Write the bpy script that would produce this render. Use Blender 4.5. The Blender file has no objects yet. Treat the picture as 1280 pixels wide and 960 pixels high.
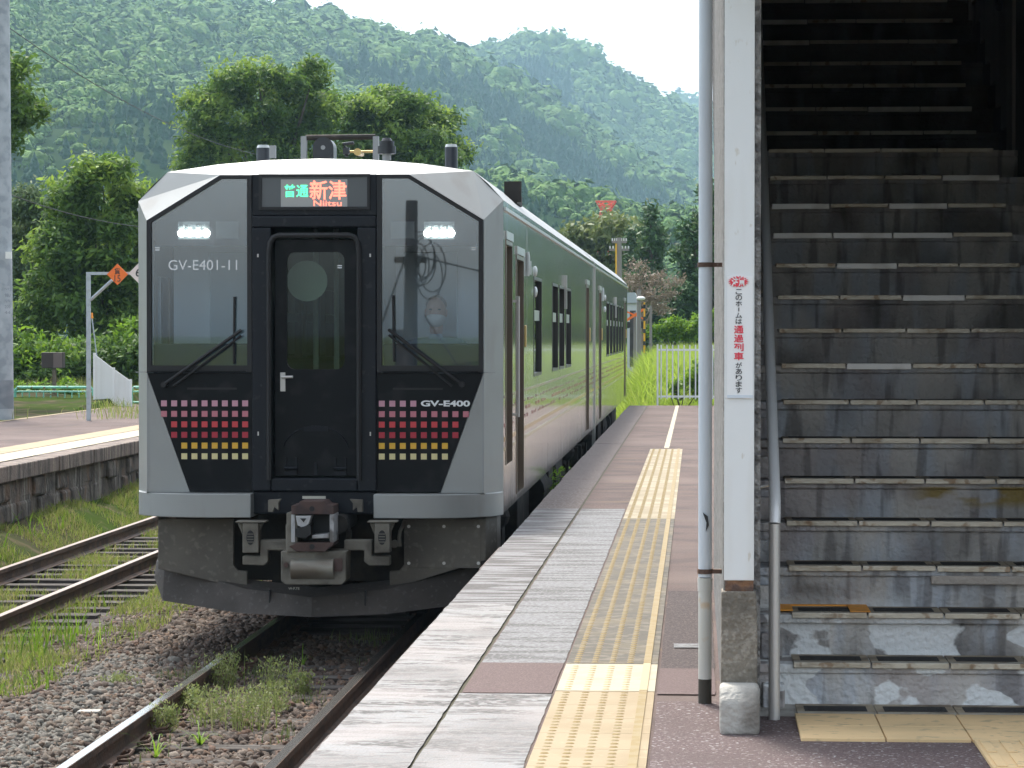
import bpy, math, random
import numpy as np
from mathutils import Vector, Matrix

S = bpy.context.scene
COL = S.collection
R = math.radians

# ------------------------------------------------------------ camera, sky, sun, exposure
FPX, CAMZ = 3600.0, 1.46
YAW, PITCH = math.atan(230 / FPX), math.atan(65 / FPX)
cam_data = bpy.data.cameras.new('camera')
cam_data.sensor_width = 36.0
cam_data.lens = 36.0 * FPX / 1280.0
cam_data.clip_start = 0.1
cam_data.clip_end = 12000.0
cam = bpy.data.objects.new('camera', cam_data)
COL.objects.link(cam)
cam.location = (0, 0, CAMZ)
cam.rotation_euler = (R(90) - PITCH, 0, YAW)
S.camera = cam
cam_data.dof.use_dof = False

SUN_EL, SUN_AZ = R(60), R(-20)          # azimuth from +Y, negative = to the left
world = bpy.data.worlds.new('World')
S.world = world
world.use_nodes = True
wn = world.node_tree
sky = wn.nodes.new('ShaderNodeTexSky')
sky.sky_type = 'NISHITA'
sky.sun_disc = False
sky.sun_elevation = SUN_EL
sky.sun_rotation = SUN_AZ
sky.dust_density = 3.0
sky.air_density = 1.0
sky.ozone_density = 0.6
bg = wn.nodes['Background']
veil = wn.nodes.new('ShaderNodeHueSaturation')          # thin white cloud takes colour out of the sky
veil.inputs['Saturation'].default_value = .4
wn.links.new(sky.outputs[0], veil.inputs['Color'])
wn.links.new(veil.outputs[0], bg.inputs[0])
bg.inputs[1].default_value = 0.15
sun_d = bpy.data.lights.new('sun', 'SUN')
sun_d.energy = 1.9
sun_d.angle = R(8)
sun_d.color = (1.0, 0.95, 0.86)
sun = bpy.data.objects.new('sun', sun_d)
COL.objects.link(sun)
sd = Vector((math.sin(SUN_AZ) * math.cos(SUN_EL), math.cos(SUN_AZ) * math.cos(SUN_EL), math.sin(SUN_EL)))
sun.rotation_euler = sd.to_track_quat('Z', 'Y').to_euler()
S.view_settings.view_transform = 'Standard'
S.view_settings.look = 'None'
S.view_settings.exposure = 1.5
S.view_settings.gamma = 1.0
S.cycles.use_denoising = True
S.cycles.max_bounces = 8
S.cycles.transparent_max_bounces = 12
S.cycles.volume_bounces = 0

# ------------------------------------------------------------ helpers
_f = Vector((-math.sin(YAW) * math.cos(PITCH), math.cos(YAW) * math.cos(PITCH), -math.sin(PITCH)))
_r = Vector((math.cos(YAW), math.sin(YAW), 0))
_u = _r.cross(_f)


def at(px, py, Y):
    """world point at depth Y read off the photograph at pixel (px, py) of 1280x960"""
    d = _f * FPX + _r * (px - 640) + _u * (480 - py)
    k = Y / d.y
    return Vector((d.x * k, Y, CAMZ + d.z * k))


def smooth01(t):
    t = np.clip(t, 0, 1)
    return t * t * (3 - 2 * t)


class Mt:
    """procedural principled material with stacked noise layers"""

    def __init__(s, name, col, rough=.6, metal=0., bump=0., bscale=40., bstretch=(1, 1, 1), spec=.5, coat=0., rvar=0.):
        s.m = bpy.data.materials.new(name)
        s.m.use_nodes = True
        s.nt = s.m.node_tree
        s.p = s.nt.nodes['Principled BSDF']
        s.tc = s.nt.nodes.new('ShaderNodeTexCoord')
        s.base = None
        s.col = (*col, 1)
        s.p.inputs['Base Color'].default_value = s.col
        s.p.inputs['Roughness'].default_value = rough
        s.p.inputs['Metallic'].default_value = metal
        s.p.inputs['Specular IOR Level'].default_value = spec
        s.p.inputs['Coat Weight'].default_value = coat
        if bump:
            n = s.noise(bscale, bstretch, 5)
            b = s.nt.nodes.new('ShaderNodeBump')
            b.inputs['Strength'].default_value = bump
            b.inputs['Distance'].default_value = .02
            s.nt.links.new(n.outputs[0], b.inputs['Height'])
            s.nt.links.new(b.outputs[0], s.p.inputs['Normal'])
        if rvar:
            n = s.noise(7, (1, 1, 1), 4)
            mr = s.nt.nodes.new('ShaderNodeMapRange')
            mr.inputs['From Min'].default_value = .3
            mr.inputs['From Max'].default_value = .7
            mr.inputs['To Min'].default_value = max(0, rough - rvar)
            mr.inputs['To Max'].default_value = rough + rvar
            s.nt.links.new(n.outputs[0], mr.inputs['Value'])
            s.nt.links.new(mr.outputs[0], s.p.inputs['Roughness'])

    def noise(s, scale, stretch=(1, 1, 1), detail=6, off=0):
        mp = s.nt.nodes.new('ShaderNodeMapping')
        mp.inputs['Scale'].default_value = stretch
        mp.inputs['Location'].default_value = (off, off * .7, off * 1.3)
        s.nt.links.new(s.tc.outputs['Object'], mp.inputs['Vector'])
        n = s.nt.nodes.new('ShaderNodeTexNoise')
        n.inputs['Scale'].default_value = scale
        n.inputs['Detail'].default_value = detail
        n.inputs['Roughness'].default_value = .4
        s.nt.links.new(mp.outputs[0], n.inputs['Vector'])
        return n

    def put(s, mask, col):
        mx = s.nt.nodes.new('ShaderNodeMix')
        mx.data_type = 'RGBA'
        if s.base is None:
            mx.inputs[6].default_value = s.col
        else:
            s.nt.links.new(s.base, mx.inputs[6])
        mx.inputs[7].default_value = (*col, 1)
        s.nt.links.new(mask, mx.inputs[0])
        s.base = mx.outputs[2]
        s.nt.links.new(s.base, s.p.inputs['Base Color'])
        return s

    def ramp(s, sock, lo, hi, fac=1.):
        mr = s.nt.nodes.new('ShaderNodeMapRange')
        mr.inputs['From Min'].default_value = lo
        mr.inputs['From Max'].default_value = hi
        mr.inputs['To Max'].default_value = fac
        s.nt.links.new(sock, mr.inputs['Value'])
        return mr.outputs[0]

    def mul(s, a, b):
        m = s.nt.nodes.new('ShaderNodeMath')
        m.operation = 'MULTIPLY'
        s.nt.links.new(a, m.inputs[0])
        s.nt.links.new(b, m.inputs[1])
        return m.outputs[0]

    def axis(s, ax):
        sp = s.nt.nodes.new('ShaderNodeSeparateXYZ')
        s.nt.links.new(s.tc.outputs['Object'], sp.inputs[0])
        return sp.outputs[ax]

    def layer(s, col, scale, lo, hi, stretch=(1, 1, 1), fac=1., off=0., detail=6, lim=None):
        k = s.ramp(s.noise(scale, stretch, detail, off).outputs[0], lo, hi, fac)
        for l_ in ([lim] if isinstance(lim, tuple) else lim or []):   # (axis, from, to): keep the stain to a stretch of an axis
            k = s.mul(k, s.ramp(s.axis(l_[0]), l_[1], l_[2]))
        return s.put(k, col)

    def island(s, cols):
        """one colour per separate piece (leaf, stone)"""
        g = s.nt.nodes.new('ShaderNodeNewGeometry')
        cr = s.nt.nodes.new('ShaderNodeValToRGB')
        e = cr.color_ramp.elements
        while len(e) < len(cols):
            e.new(.5)
        for i, c in enumerate(cols):
            e[i].position = i / (len(cols) - 1)
            e[i].color = (*c, 1)
        s.nt.links.new(g.outputs['Random Per Island'], cr.inputs[0])
        s.base = cr.outputs[0]
        s.nt.links.new(s.base, s.p.inputs['Base Color'])
        return s

    def translucent(s, w, gain=1.4):
        tr = s.nt.nodes.new('ShaderNodeBsdfTranslucent')
        mx = s.nt.nodes.new('ShaderNodeMixShader')
        mx.inputs[0].default_value = w
        hs = s.nt.nodes.new('ShaderNodeHueSaturation')
        hs.inputs['Hue'].default_value = .485
        hs.inputs['Value'].default_value = gain
        if s.base is None:
            hs.inputs['Color'].default_value = s.col
        else:
            s.nt.links.new(s.base, hs.inputs['Color'])
        s.nt.links.new(hs.outputs[0], tr.inputs[0])
        out = s.nt.nodes['Material Output']
        s.nt.links.new(s.p.outputs[0], mx.inputs[1])
        s.nt.links.new(tr.outputs[0], mx.inputs[2])
        s.nt.links.new(mx.outputs[0], out.inputs[0])
        return s


def emit(name, col, strength):
    m = bpy.data.materials.new(name)
    m.use_nodes = True
    p = m.node_tree.nodes['Principled BSDF']
    p.inputs['Base Color'].default_value = (*col, 1)
    p.inputs['Emission Color'].default_value = (*col, 1)
    p.inputs['Emission Strength'].default_value = strength
    return m


def glass(name, tint=(.8, .86, .88), ior=1.55):
    m = bpy.data.materials.new(name)
    m.use_nodes = True
    nt = m.node_tree
    nt.nodes.remove(nt.nodes['Principled BSDF'])
    t = nt.nodes.new('ShaderNodeBsdfTransparent')
    t.inputs[0].default_value = (*tint, 1)
    g = nt.nodes.new('ShaderNodeBsdfGlossy')
    g.inputs['Roughness'].default_value = .012
    g.inputs['Color'].default_value = (.95, .97, 1, 1)
    fr = nt.nodes.new('ShaderNodeFresnel')
    fr.inputs[0].default_value = ior
    mx = nt.nodes.new('ShaderNodeMixShader')
    nt.links.new(fr.outputs[0], mx.inputs[0])
    nt.links.new(t.outputs[0], mx.inputs[1])
    nt.links.new(g.outputs[0], mx.inputs[2])
    nt.links.new(mx.outputs[0], nt.nodes['Material Output'].inputs[0])
    return m


def np_mesh(name, V, F):
    """F: (m,k) int array, or list of such arrays"""
    me = bpy.data.meshes.new(name)
    V = np.asarray(V, dtype=np.float32)
    Fs = F if isinstance(F, list) else [F]
    me.vertices.add(len(V))
    me.vertices.foreach_set('co', V.ravel())
    loops = np.concatenate([np.asarray(f, dtype=np.int32).ravel() for f in Fs])
    tot = np.concatenate([np.full(len(f), f.shape[1], dtype=np.int32) for f in Fs])
    st = np.zeros(len(tot), dtype=np.int32)
    st[1:] = np.cumsum(tot)[:-1]
    me.loops.add(len(loops))
    me.loops.foreach_set('vertex_index', loops)
    me.polygons.add(len(tot))
    me.polygons.foreach_set('loop_start', st)
    me.polygons.foreach_set('loop_total', tot)
    me.update(calc_edges=True)
    return me


def origin(o):
    v = Vector((0, 0, 0))
    while o is not None:
        v += o.location
        o = o.parent
    return v


def link(name, me, m=None, parent=None, smooth=False, bevel=0., seg=2):
    o = bpy.data.objects.new(name, me)
    COL.objects.link(o)
    if m is not None:
        me.materials.append(m.m if isinstance(m, Mt) else m)
    if parent is not None:
        o.parent = parent
    if smooth:
        me.polygons.foreach_set('use_smooth', [True] * len(me.polygons))
        try:
            me.set_sharp_from_angle(angle=R(40))
        except Exception:
            pass
    if bevel:
        b = o.modifiers.new('bevel', 'BEVEL')
        b.width = bevel
        b.segments = seg
        b.limit_method = 'ANGLE'
        b.angle_limit = R(35)
    return o


class MB:
    """collects shapes in world coordinates, links them as ONE mesh object"""

    def __init__(s):
        s.v, s.f = [], []

    def add(s, V, F):
        n = len(s.v)
        s.v += [tuple(p) for p in V]
        s.f += [tuple(i + n for i in f) for f in F]
        return s

    def box(s, x0, x1, y0, y1, z0, z1):
        x0, x1 = min(x0, x1), max(x0, x1)
        y0, y1 = min(y0, y1), max(y0, y1)
        z0, z1 = min(z0, z1), max(z0, z1)
        return s.add([(x0, y0, z0), (x1, y0, z0), (x1, y1, z0), (x0, y1, z0), (x0, y0, z1), (x1, y0, z1), (x1, y1, z1), (x0, y1, z1)],
                     [(0, 3, 2, 1), (4, 5, 6, 7), (0, 1, 5, 4), (1, 2, 6, 5), (2, 3, 7, 6), (3, 0, 4, 7)])

    def prism(s, poly, axis, a, b):
        """2D polygon swept along an axis: 'y' -> (x,z), 'z' -> (x,y), 'x' -> (y,z)"""
        ar = sum(poly[i][0] * poly[(i + 1) % len(poly)][1] - poly[(i + 1) % len(poly)][0] * poly[i][1] for i in range(len(poly)))
        a, b = min(a, b), max(a, b)
        P = list(poly) if ar > 0 else list(poly)[::-1]
        n = len(P)
        if axis == 'y':
            V = [(p[0], a, p[1]) for p in P] + [(p[0], b, p[1]) for p in P]
            flip = False
        elif axis == 'z':
            V = [(p[0], p[1], a) for p in P] + [(p[0], p[1], b) for p in P]
            flip = True
        else:
            V = [(a, p[0], p[1]) for p in P] + [(b, p[0], p[1]) for p in P]
            flip = True
        F = [tuple(range(n)), tuple(range(2 * n - 1, n - 1, -1))]
        F += [(i, i + n, (i + 1) % n + n, (i + 1) % n) for i in range(n)]
        if flip:
            F = [f[::-1] for f in F]
        return s.add(V, F)

    def tube(s, pts, r, n=10, r2=None, caps=True):
        pts = [Vector(p) for p in pts]
        V, F = [], []
        k = len(pts)
        rs = r if isinstance(r, (list, tuple)) else [r + (0 if r2 is None else (r2 - r) * i / max(1, k - 1)) for i in range(k)]
        up = None
        for i, p in enumerate(pts):
            d = (pts[min(i + 1, k - 1)] - pts[max(i - 1, 0)]).normalized()
            if up is None:
                up = Vector((0, 0, 1)) if abs(d.z) < .9 else Vector((1, 0, 0))
            a = d.cross(up).normalized()
            b = a.cross(d).normalized()
            up = b
            for j in range(n):
                t = 2 * math.pi * j / n
                V.append(p + (a * math.cos(t) + b * math.sin(t)) * rs[i])
        for i in range(k - 1):
            for j in range(n):
                F.append((i * n + j, i * n + (j + 1) % n, (i + 1) * n + (j + 1) % n, (i + 1) * n + j))
        if caps:
            F.append(tuple(range(n))[::-1])
            F.append(tuple((k - 1) * n + j for j in range(n)))
        F = [f[::-1] for f in F]
        return s.add(V, F)

    def cyl(s, p0, p1, r, n=16, r2=None):
        return s.tube([p0, p1], r, n, r2)

    def ball(s, c, r, n=12, m=8, sc=(1, 1, 1)):
        V, F = [], []
        for i in range(m + 1):
            th = math.pi * i / m
            for j in range(n):
                ph = 2 * math.pi * j / n
                V.append((c[0] + r * sc[0] * math.sin(th) * math.cos(ph), c[1] + r * sc[1] * math.sin(th) * math.sin(ph), c[2] + r * sc[2] * math.cos(th)))
        for i in range(m):
            for j in range(n):
                F.append((i * n + j, (i + 1) * n + j, (i + 1) * n + (j + 1) % n, i * n + (j + 1) % n))
        return s.add(V, F)

    def quad(s, a, b, c, d):
        return s.add([a, b, c, d], [(0, 1, 2, 3)])

    def build(s, name, m, parent=None, smooth=False, bevel=0., seg=2):
        o = origin(parent) if parent is not None else Vector((0, 0, 0))
        me = bpy.data.meshes.new(name)
        me.from_pydata([(v[0] - o.x, v[1] - o.y, v[2] - o.z) for v in s.v], [], s.f)
        me.update()
        return link(name, me, m, parent, smooth, bevel, seg)


def tag(o, label, cat, group=None):
    o['label'] = label
    o['category'] = cat
    if group:
        o['group'] = group
    return o


def thing(name, loc, label, cat, group=None, rz=0.):
    o = bpy.data.objects.new(name, None)
    o.empty_display_size = .1
    COL.objects.link(o)
    o.location = loc
    o.rotation_euler.z = rz
    return tag(o, label, cat, group)


def setting(o, kind='structure'):
    o['kind'] = kind
    return o


def kids(o):
    return [c for c in bpy.data.objects if c.parent == o]


def copy_tree(o, parent=None):
    src = kids(o)
    c = o.copy()
    COL.objects.link(c)
    if parent is not None:
        c.parent = parent
    for k in src:
        copy_tree(k, c)
    return c


def glyphs(body, bold=0.):
    """outline text -> (V, F) flat, in font units; falls back to the CJK face"""
    c = bpy.data.curves.new('writing', 'FONT')
    c.body = body
    c.offset = bold
    c.resolution_u = 4
    o = bpy.data.objects.new('writing', c)
    COL.objects.link(o)
    dg = bpy.context.evaluated_depsgraph_get()
    me = bpy.data.meshes.new_from_object(o.evaluated_get(dg))
    V = np.array([v.co[:] for v in me.vertices]).reshape(-1, 3)
    F = [tuple(p.vertices) for p in me.polygons]
    bpy.data.objects.remove(o)
    bpy.data.curves.remove(c)
    bpy.data.meshes.remove(me)
    return V, F


def writing(mb, body, x0, x1, z0, z1, y, bold=0., rot=False, flipx=False):
    """lay text into the rectangle x0..x1, z0..z1 of the plane y, facing the camera side"""
    V, F = glyphs(body, bold)
    if rot:
        V = np.stack([V[:, 1], -V[:, 0], V[:, 2]], 1)
    lo, hi = V.min(0), V.max(0)
    sx = (x1 - x0) / max(1e-6, hi[0] - lo[0])
    sz = (z1 - z0) / max(1e-6, hi[1] - lo[1])
    mb.add([(x0 + (v[0] - lo[0]) * sx, y, z0 + (v[1] - lo[1]) * sz) for v in V], F)
    return mb

# ------------------------------------------------------------ materials
M_ground = Mt('earth', (.06, .055, .038), rough=1., spec=0., bump=.6, bscale=6).layer((.045, .07, .018), .6, .38, .55).layer((.1, .085, .055), 3, .52, .7)
M_ballastbed = Mt('ballast_bed', (.05, .042, .036), rough=.95, bump=1., bscale=38).layer((.09, .082, .075), 30, .45, .65).layer((.035, .025, .02), 2.2, .45, .62)
M_asph = Mt('platform_asphalt', (.105, .07, .061), rough=.92, bump=.5, bscale=160).layer((.2, .155, .14), 110, .5, .64, fac=.6).layer((.075, .056, .052), 2.3, .45, .65, fac=.7).layer((.17, .125, .11), .55, .48, .66, fac=.6).layer((.19, .14, .075), 1.6, .62, .72, stretch=(.5, 2, 1), fac=.5)
M_asphfore = Mt('scuffed_asphalt', (.105, .07, .068), rough=.9, bump=.7, bscale=130).layer((.2, .15, .14), 120, .5, .64, fac=.6).layer((.4, .385, .37), 58, .62, .66, fac=.75).layer((.1, .07, .065), 2.5, .45, .65, fac=.6)
M_asphdark = Mt('dark_asphalt', (.06, .045, .043), rough=.92, bump=.8, bscale=120).layer((.17, .13, .12), 110, .5, .64, fac=.7)
M_patch = Mt('asphalt_patch', (.105, .07, .066), rough=.9, bump=.3, bscale=160).layer((.21, .15, .14), 120, .5, .66, fac=.5)
M_edge = Mt('edge_slab', (.13, .103, .095), rough=.9, bump=.6, bscale=60).layer((.1, .08, .072), 9, .44, .6, stretch=(.6, 2, 1)).layer((.34, .3, .28), 45, .56, .66, fac=.6)
M_paint = Mt('worn_white_paint', (.23, .23, .23), rough=.75, bump=.35, bscale=90).layer((.05, .045, .043), 3.3, .50, .545, stretch=(.5, 2.2, 1), fac=.92, detail=11).layer((.25, .25, .25), 26, .52, .6, fac=.8).layer((.075, .07, .067), 13, .55, .61, stretch=(.5, 1.7, 1), fac=.7, off=6, detail=10).layer((.15, .142, .138), 1.1, .48, .62, fac=.7, off=4).layer((.22, .19, .18), 55, .52, .62, stretch=(.5, 1.6, 1), fac=.75).layer((.3, .27, .26), 1.5, .5, .62, fac=.55)
M_paint3 = Mt('faded_white_paint', (.19, .19, .195), rough=.78, bump=.4, bscale=90).layer((.05, .044, .042), 3.6, .465, .52, stretch=(.5, 2.2, 1), fac=.92, detail=11).layer((.13, .11, .105), 50, .5, .62, stretch=(.6, 1.4, 1), fac=.7)
M_paint2 = Mt('scuffed_white_paint', (.175, .176, .182), rough=.78, bump=.4, bscale=90).layer((.10, .094, .092), 40, .46, .6, fac=.8).layer((.06, .054, .052), 3.4, .50, .57, stretch=(.5, 2.1, 1), fac=.8, detail=10).layer((.24, .24, .24), 60, .54, .62, fac=.6)
M_tile_new = Mt('tactile_beige', (.30, .23, .135), rough=.75, bump=.1, bscale=80).layer((.24, .175, .09), 3, .45, .65, fac=.6).layer((.36, .27, .16), 20, .62, .7, fac=.6)
M_tile_pad = Mt('tile_pad_beige', (.74, .52, .27), rough=.8).layer((.55, .4, .21), 3, .45, .65, fac=.6).layer((.36, .28, .17), 20, .6, .68, fac=.6)  # beige far lighter than the strip tiles, to cancel shade at the stairs
M_tile_pale = Mt('tactile_cream', (.38, .34, .25), rough=.75).layer((.32, .28, .19), 6, .45, .65, fac=.5)
M_tile_worn = Mt('tactile_worn_grey', (.085, .075, .058), rough=.85, bump=.2, bscale=80).layer((.14, .115, .075), 2.6, .48, .64, fac=.8).layer((.2, .17, .13), 14, .5, .65, fac=.6)
M_tile_far = Mt('tactile_faded', (.25, .205, .13), rough=.8).layer((.36, .31, .22), 3, .45, .62, fac=.7)
M_dot = Mt('tactile_dot_yellow', (.25, .18, .075), rough=.8).layer((.27, .21, .11), 14, .42, .58)
M_dotp = Mt('tactile_dot_pale', (.4, .32, .18), rough=.7)
M_joint = Mt('joint_soil', (.07, .065, .04), rough=1.)
M_conc = Mt('weathered_concrete', (.2, .175, .14), rough=.92, bump=.8, bscale=45).layer((.34, .31, .26), 60, .5, .63, fac=.6).layer((.09, .08, .065), 5, .47, .62, fac=.8)
M_wall = Mt('mottled_wall', (.24, .23, .215), rough=.95, bump=.9, bscale=60).layer((.1, .095, .09), 22, .5, .6, fac=.9).layer((.38, .37, .35), 40, .57, .66, fac=.7)
M_conc_l = Mt('pale_concrete', (.42, .4, .36), rough=.9, bump=.5, bscale=50).layer((.25, .23, .2), 7, .45, .62, fac=.7).layer((.12, .1, .08), 3.5, .54, .66, fac=.6)
M_step = (Mt('step_concrete', (.56, .53, .49), rough=.95, spec=.15, bump=.8, bscale=40)
          .layer((.36, .34, .32), 3.2, .45, .6, stretch=(1, 1, .4), fac=.8)
          .layer((.48, .51, .55), 4.5, .47, .6, stretch=(1.6, 1, .35), fac=.85, off=3)
          .layer((.38, .33, .32), 2.2, .5, .6, stretch=(1, 1, 1), fac=.6, off=9)
          .layer((.15, .14, .135), 9, .54, .64, stretch=(2.0, 1, .25), fac=.6, off=5).layer((.1, .092, .085), 2.6, .53, .66, stretch=(1, 1, .8), fac=.7, off=12)
          .layer((.74, .75, .74), 6.5, .495, .515, stretch=(.62, 1, 1.0), off=11, detail=9, lim=(2, .40, .25))
          .layer((.30, .215, .05), 7, .44, .52, stretch=(.6, 1, 1.6), off=2, fac=.85, lim=[(2, .69, .73), (2, .795, .785), (0, .0, .12)]))
M_stepdark = (Mt('shade_dark_step_concrete', (.16, .148, .135), rough=.95, spec=.15, bump=.8, bscale=40)  # darker copy of the step concrete; the upper stair's shade is in this colour
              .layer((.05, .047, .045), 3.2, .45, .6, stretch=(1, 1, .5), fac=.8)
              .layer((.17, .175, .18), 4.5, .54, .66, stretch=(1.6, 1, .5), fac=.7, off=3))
M_moss = Mt('ochre_moss', (.26, .19, .06), rough=.95, bump=.6, bscale=60).layer((.1, .085, .04), 18, .45, .6)
M_chip = Mt('fresh_mortar', (.46, .41, .36), rough=.9, bump=.5, bscale=60)
M_nosing = Mt('nosing_steel', (.5, .46, .38), rough=.42, metal=.55, bump=.15, bscale=60).layer((.3, .25, .18), 6, .5, .62, fac=.7).layer((.2, .12, .06), 22, .6, .68, fac=.7)
M_nosing_w = Mt('nosing_bright', (.8, .79, .76), rough=.45, metal=.35).layer((.55, .52, .47), 9, .5, .65, fac=.6)
M_plate = Mt('nosing_plate', (.42, .35, .25), rough=.75, metal=.2, bump=.4, bscale=90).layer((.2, .16, .115), 7, .45, .62)
M_grip = Mt('black_grip', (.035, .034, .033), rough=.9, bump=.8, bscale=150)
M_orange = Mt('orange_tape', (.95, .40, .05), rough=.6).layer((.8, .33, .05), 20, .5, .65)
M_steel = Mt('stainless_tube', (.72, .72, .71), rough=.38, metal=.2, bump=.04, bscale=120)
M_steel_dull = Mt('dull_stainless', (.58, .56, .53), rough=.4, metal=.55, bump=.06, bscale=100)
M_pwhite = Mt('white_painted_steel', (.72, .73, .72), rough=.5, bump=.12, bscale=10).layer((.6, .58, .53), 4, .5, .66, stretch=(2, 2, .3), fac=.5).layer((.45, .38, .28), 40, .67, .74, stretch=(1, 1, .5), fac=.5).layer((.5, .44, .34), 3, .5, .75, stretch=(1, 1, .3), fac=.6, lim=(2, 1.0, .5))
M_pipe = Mt('pale_blue_pipe', (.58, .63, .68), rough=.45).layer((.5, .54, .58), 5, .5, .66, stretch=(1, 1, .2), fac=.6)
M_pipe_low = Mt('pipe_worn', (.5, .5, .46), rough=.55).layer((.62, .62, .6), 4, .45, .6, stretch=(1, 1, .3)).layer((.5, .3, .1), 9, .6, .68, fac=.7)
M_rustband = Mt('rusty_band', (.1, .06, .045), rough=.8, bump=.5, bscale=60).layer((.2, .1, .05), 20, .5, .62)
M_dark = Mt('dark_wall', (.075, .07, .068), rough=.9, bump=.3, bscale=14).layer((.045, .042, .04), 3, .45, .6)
M_board = Mt('stair_boards', (.3, .285, .265), rough=.85, bump=.3, bscale=20).layer((.2, .19, .18), 4, .45, .62, stretch=(1, 1, .2))
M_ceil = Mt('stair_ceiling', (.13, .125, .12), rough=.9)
M_roofsh = Mt('stair_roof_sheet', (.3, .3, .3), rough=.7)
M_stone = Mt('retaining_stone', (.12, .1, .085), rough=.95, bump=1., bscale=20).layer((.05, .042, .035), 2.4, .42, .56, stretch=(1, 1, 1.4)).layer((.27, .25, .22), 7, .55, .66, stretch=(1.6, 1.6, .3), fac=.8).layer((.17, .1, .06), 3, .56, .66, fac=.6)
M_cap = Mt('cap_stone', (.2, .155, .13), rough=.9, bump=.7, bscale=30).layer((.1, .08, .07), 5, .45, .6, stretch=(1, 1.5, .3)).layer((.33, .28, .22), 9, .55, .66, stretch=(1, 2, .3), fac=.7)
M_white = Mt('clean_white', (.78, .78, .77), rough=.5)
M_black = Mt('black_ink', (.02, .02, .022), rough=.5)
M_red = Mt('red_ink', (.72, .04, .07), rough=.5)

# ------------------------------------------------------------ ground
TX1, TX2 = -2.89, -6.40          # centre lines of the two tracks
RAILZ = -0.92
STX0, RISE, TREAD, Z0Y = 0.24, 0.163, 0.32, 10.96


def ground_z(x, y):
    x, y = np.asarray(x, float), np.asarray(y, float)
    z = np.full(np.broadcast(x, y).shape, -1.12)
    left = smooth01((-11.2 - x) / .6)
    z = z + left * (1.0 + .35 * smooth01((y - 52) / 12))
    right = (smooth01((x + 1.95) / .8) * 1.25 + smooth01((x - 1) / 6) * .25) * smooth01((y - 58.5) / 9) + smooth01((x - 3.2) / 1.0) * smooth01((60 - y) / 10) * .55
    z = z + right * 1.15
    far = smooth01((y - 75) / 45)
    z = np.where(y > 75, z * (1 - far) + .5 * far, z)
    bumps = .05 * np.sin(x * 1.7 + y * .9) * np.sin(y * 1.3 - x * .6)
    z = z + bumps * (np.clip(np.abs(x + 4.5) - 5, 0, 1) + smooth01((y - 66) / 8))
    return z


xs = np.concatenate([-np.geomspace(14, 3500, 50)[::-1], np.arange(-13, 13.1, .5), np.geomspace(14, 3500, 50)])
ys = np.concatenate([-np.geomspace(6, 900, 24)[::-1], np.arange(0, 130, 1.), np.geomspace(131, 5000, 50)])
GX, GY = np.meshgrid(xs, ys)
GZ = ground_z(GX, GY)
nx, ny = len(xs), len(ys)
ii = np.arange((ny - 1) * nx).reshape(ny - 1, nx)[:, :-1].ravel()
gf = np.stack([ii, ii + 1, ii + nx + 1, ii + nx], 1)
setting(link('ground', np_mesh('ground', np.stack([GX, GY, GZ], -1).reshape(-1, 3), gf), M_ground, smooth=True))
# trackbed sheet
b = MB()
for i in range(60):
    y0, y1 = 4 + i * 2, 6 + i * 2
    b.quad((-7.75, y0, -1.105), (-1.38, y0, -1.105), (-1.38, y1, -1.105), (-7.75, y1, -1.105))
setting(b.build('trackbed', M_ballastbed))

# ------------------------------------------------------------ near platform
EX, JX, TL, TR = -1.33, -0.955, -0.565, -0.165       # edge, joint, tactile strip left / right
PEND = 57.3
plat = setting(MB().box(EX + .06, 4.2, -6, PEND, -1.3, -.10).build('platform', M_conc))
rng = np.random.default_rng(5)
eb = MB()
y = -6.
while y < PEND:                                       # edge slabs, uneven joints
    L = min(1.82, PEND - y)
    dx = rng.uniform(-.008, .008)
    eb.box(EX + dx, JX - .008, y + .006, y + L - .006, -.16, rng.uniform(-.003, .001))
    y += 1.82
eb.build('edge_slab', M_edge, plat, bevel=.006)
MB().box(JX - .008, JX + .008, -6, PEND, -.10, -.004).build('joint', M_joint, plat)
MB().box(JX + .008, 4.2, -6, PEND, -.10, 0).build('paving', M_asph, plat)
def sheet(name, x0, x1, y0, y1, z, m, parent=plat):
    """thin wearing layer with slightly ragged borders"""
    n = max(2, int((y1 - y0) / .12))
    r2 = np.random.default_rng(int(abs(x0 * 1000) + abs(y0) * 77))
    bb = MB()
    ed = [(x0 + r2.uniform(-.003, .003), x1 + r2.uniform(-.003, .003), y0 + (y1 - y0) * i / n) for i in range(n + 1)]
    for p, q in zip(ed[:-1], ed[1:]):
        bb.quad((p[0], p[2], z), (p[1], p[2], z), (q[1], q[2], z), (q[0], q[2], z))
    return bb.build(name, m, parent)
sheet('white_paint', EX + .012, JX - .006, -6, 15.4, .004, M_paint)
sheet('white_paint', EX + .012, JX - .006, 15.405, 23.7, .004, M_paint3)
sheet('white_paint', JX + .007, TL - .012, -6, 11.55, .004, M_paint)
sheet('repair_patch', JX + .016, TL - .012, 11.56, 12.62, .006, M_patch)
sheet('white_paint', JX + .016, TL - .012, 12.63, 23.7, .004, M_paint2)
sheet('scuffed_paving', TR + .012, 1.7, -6, 11.35, .004, M_asphfore)
sheet('repair_patch', TR + .012, .08, 11.56, 12.45, .006, M_patch)
sheet('scuffed_paving', TR + .012, .085, 12.47, 16.2, .004, M_asphdark)
sheet('white_line', -.40, -.335, 36.2, PEND - .1, .004, M_tile_pale)
sheet('white_line', -.1, .06, 13.25, 13.42, .009, M_paint2)
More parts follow.
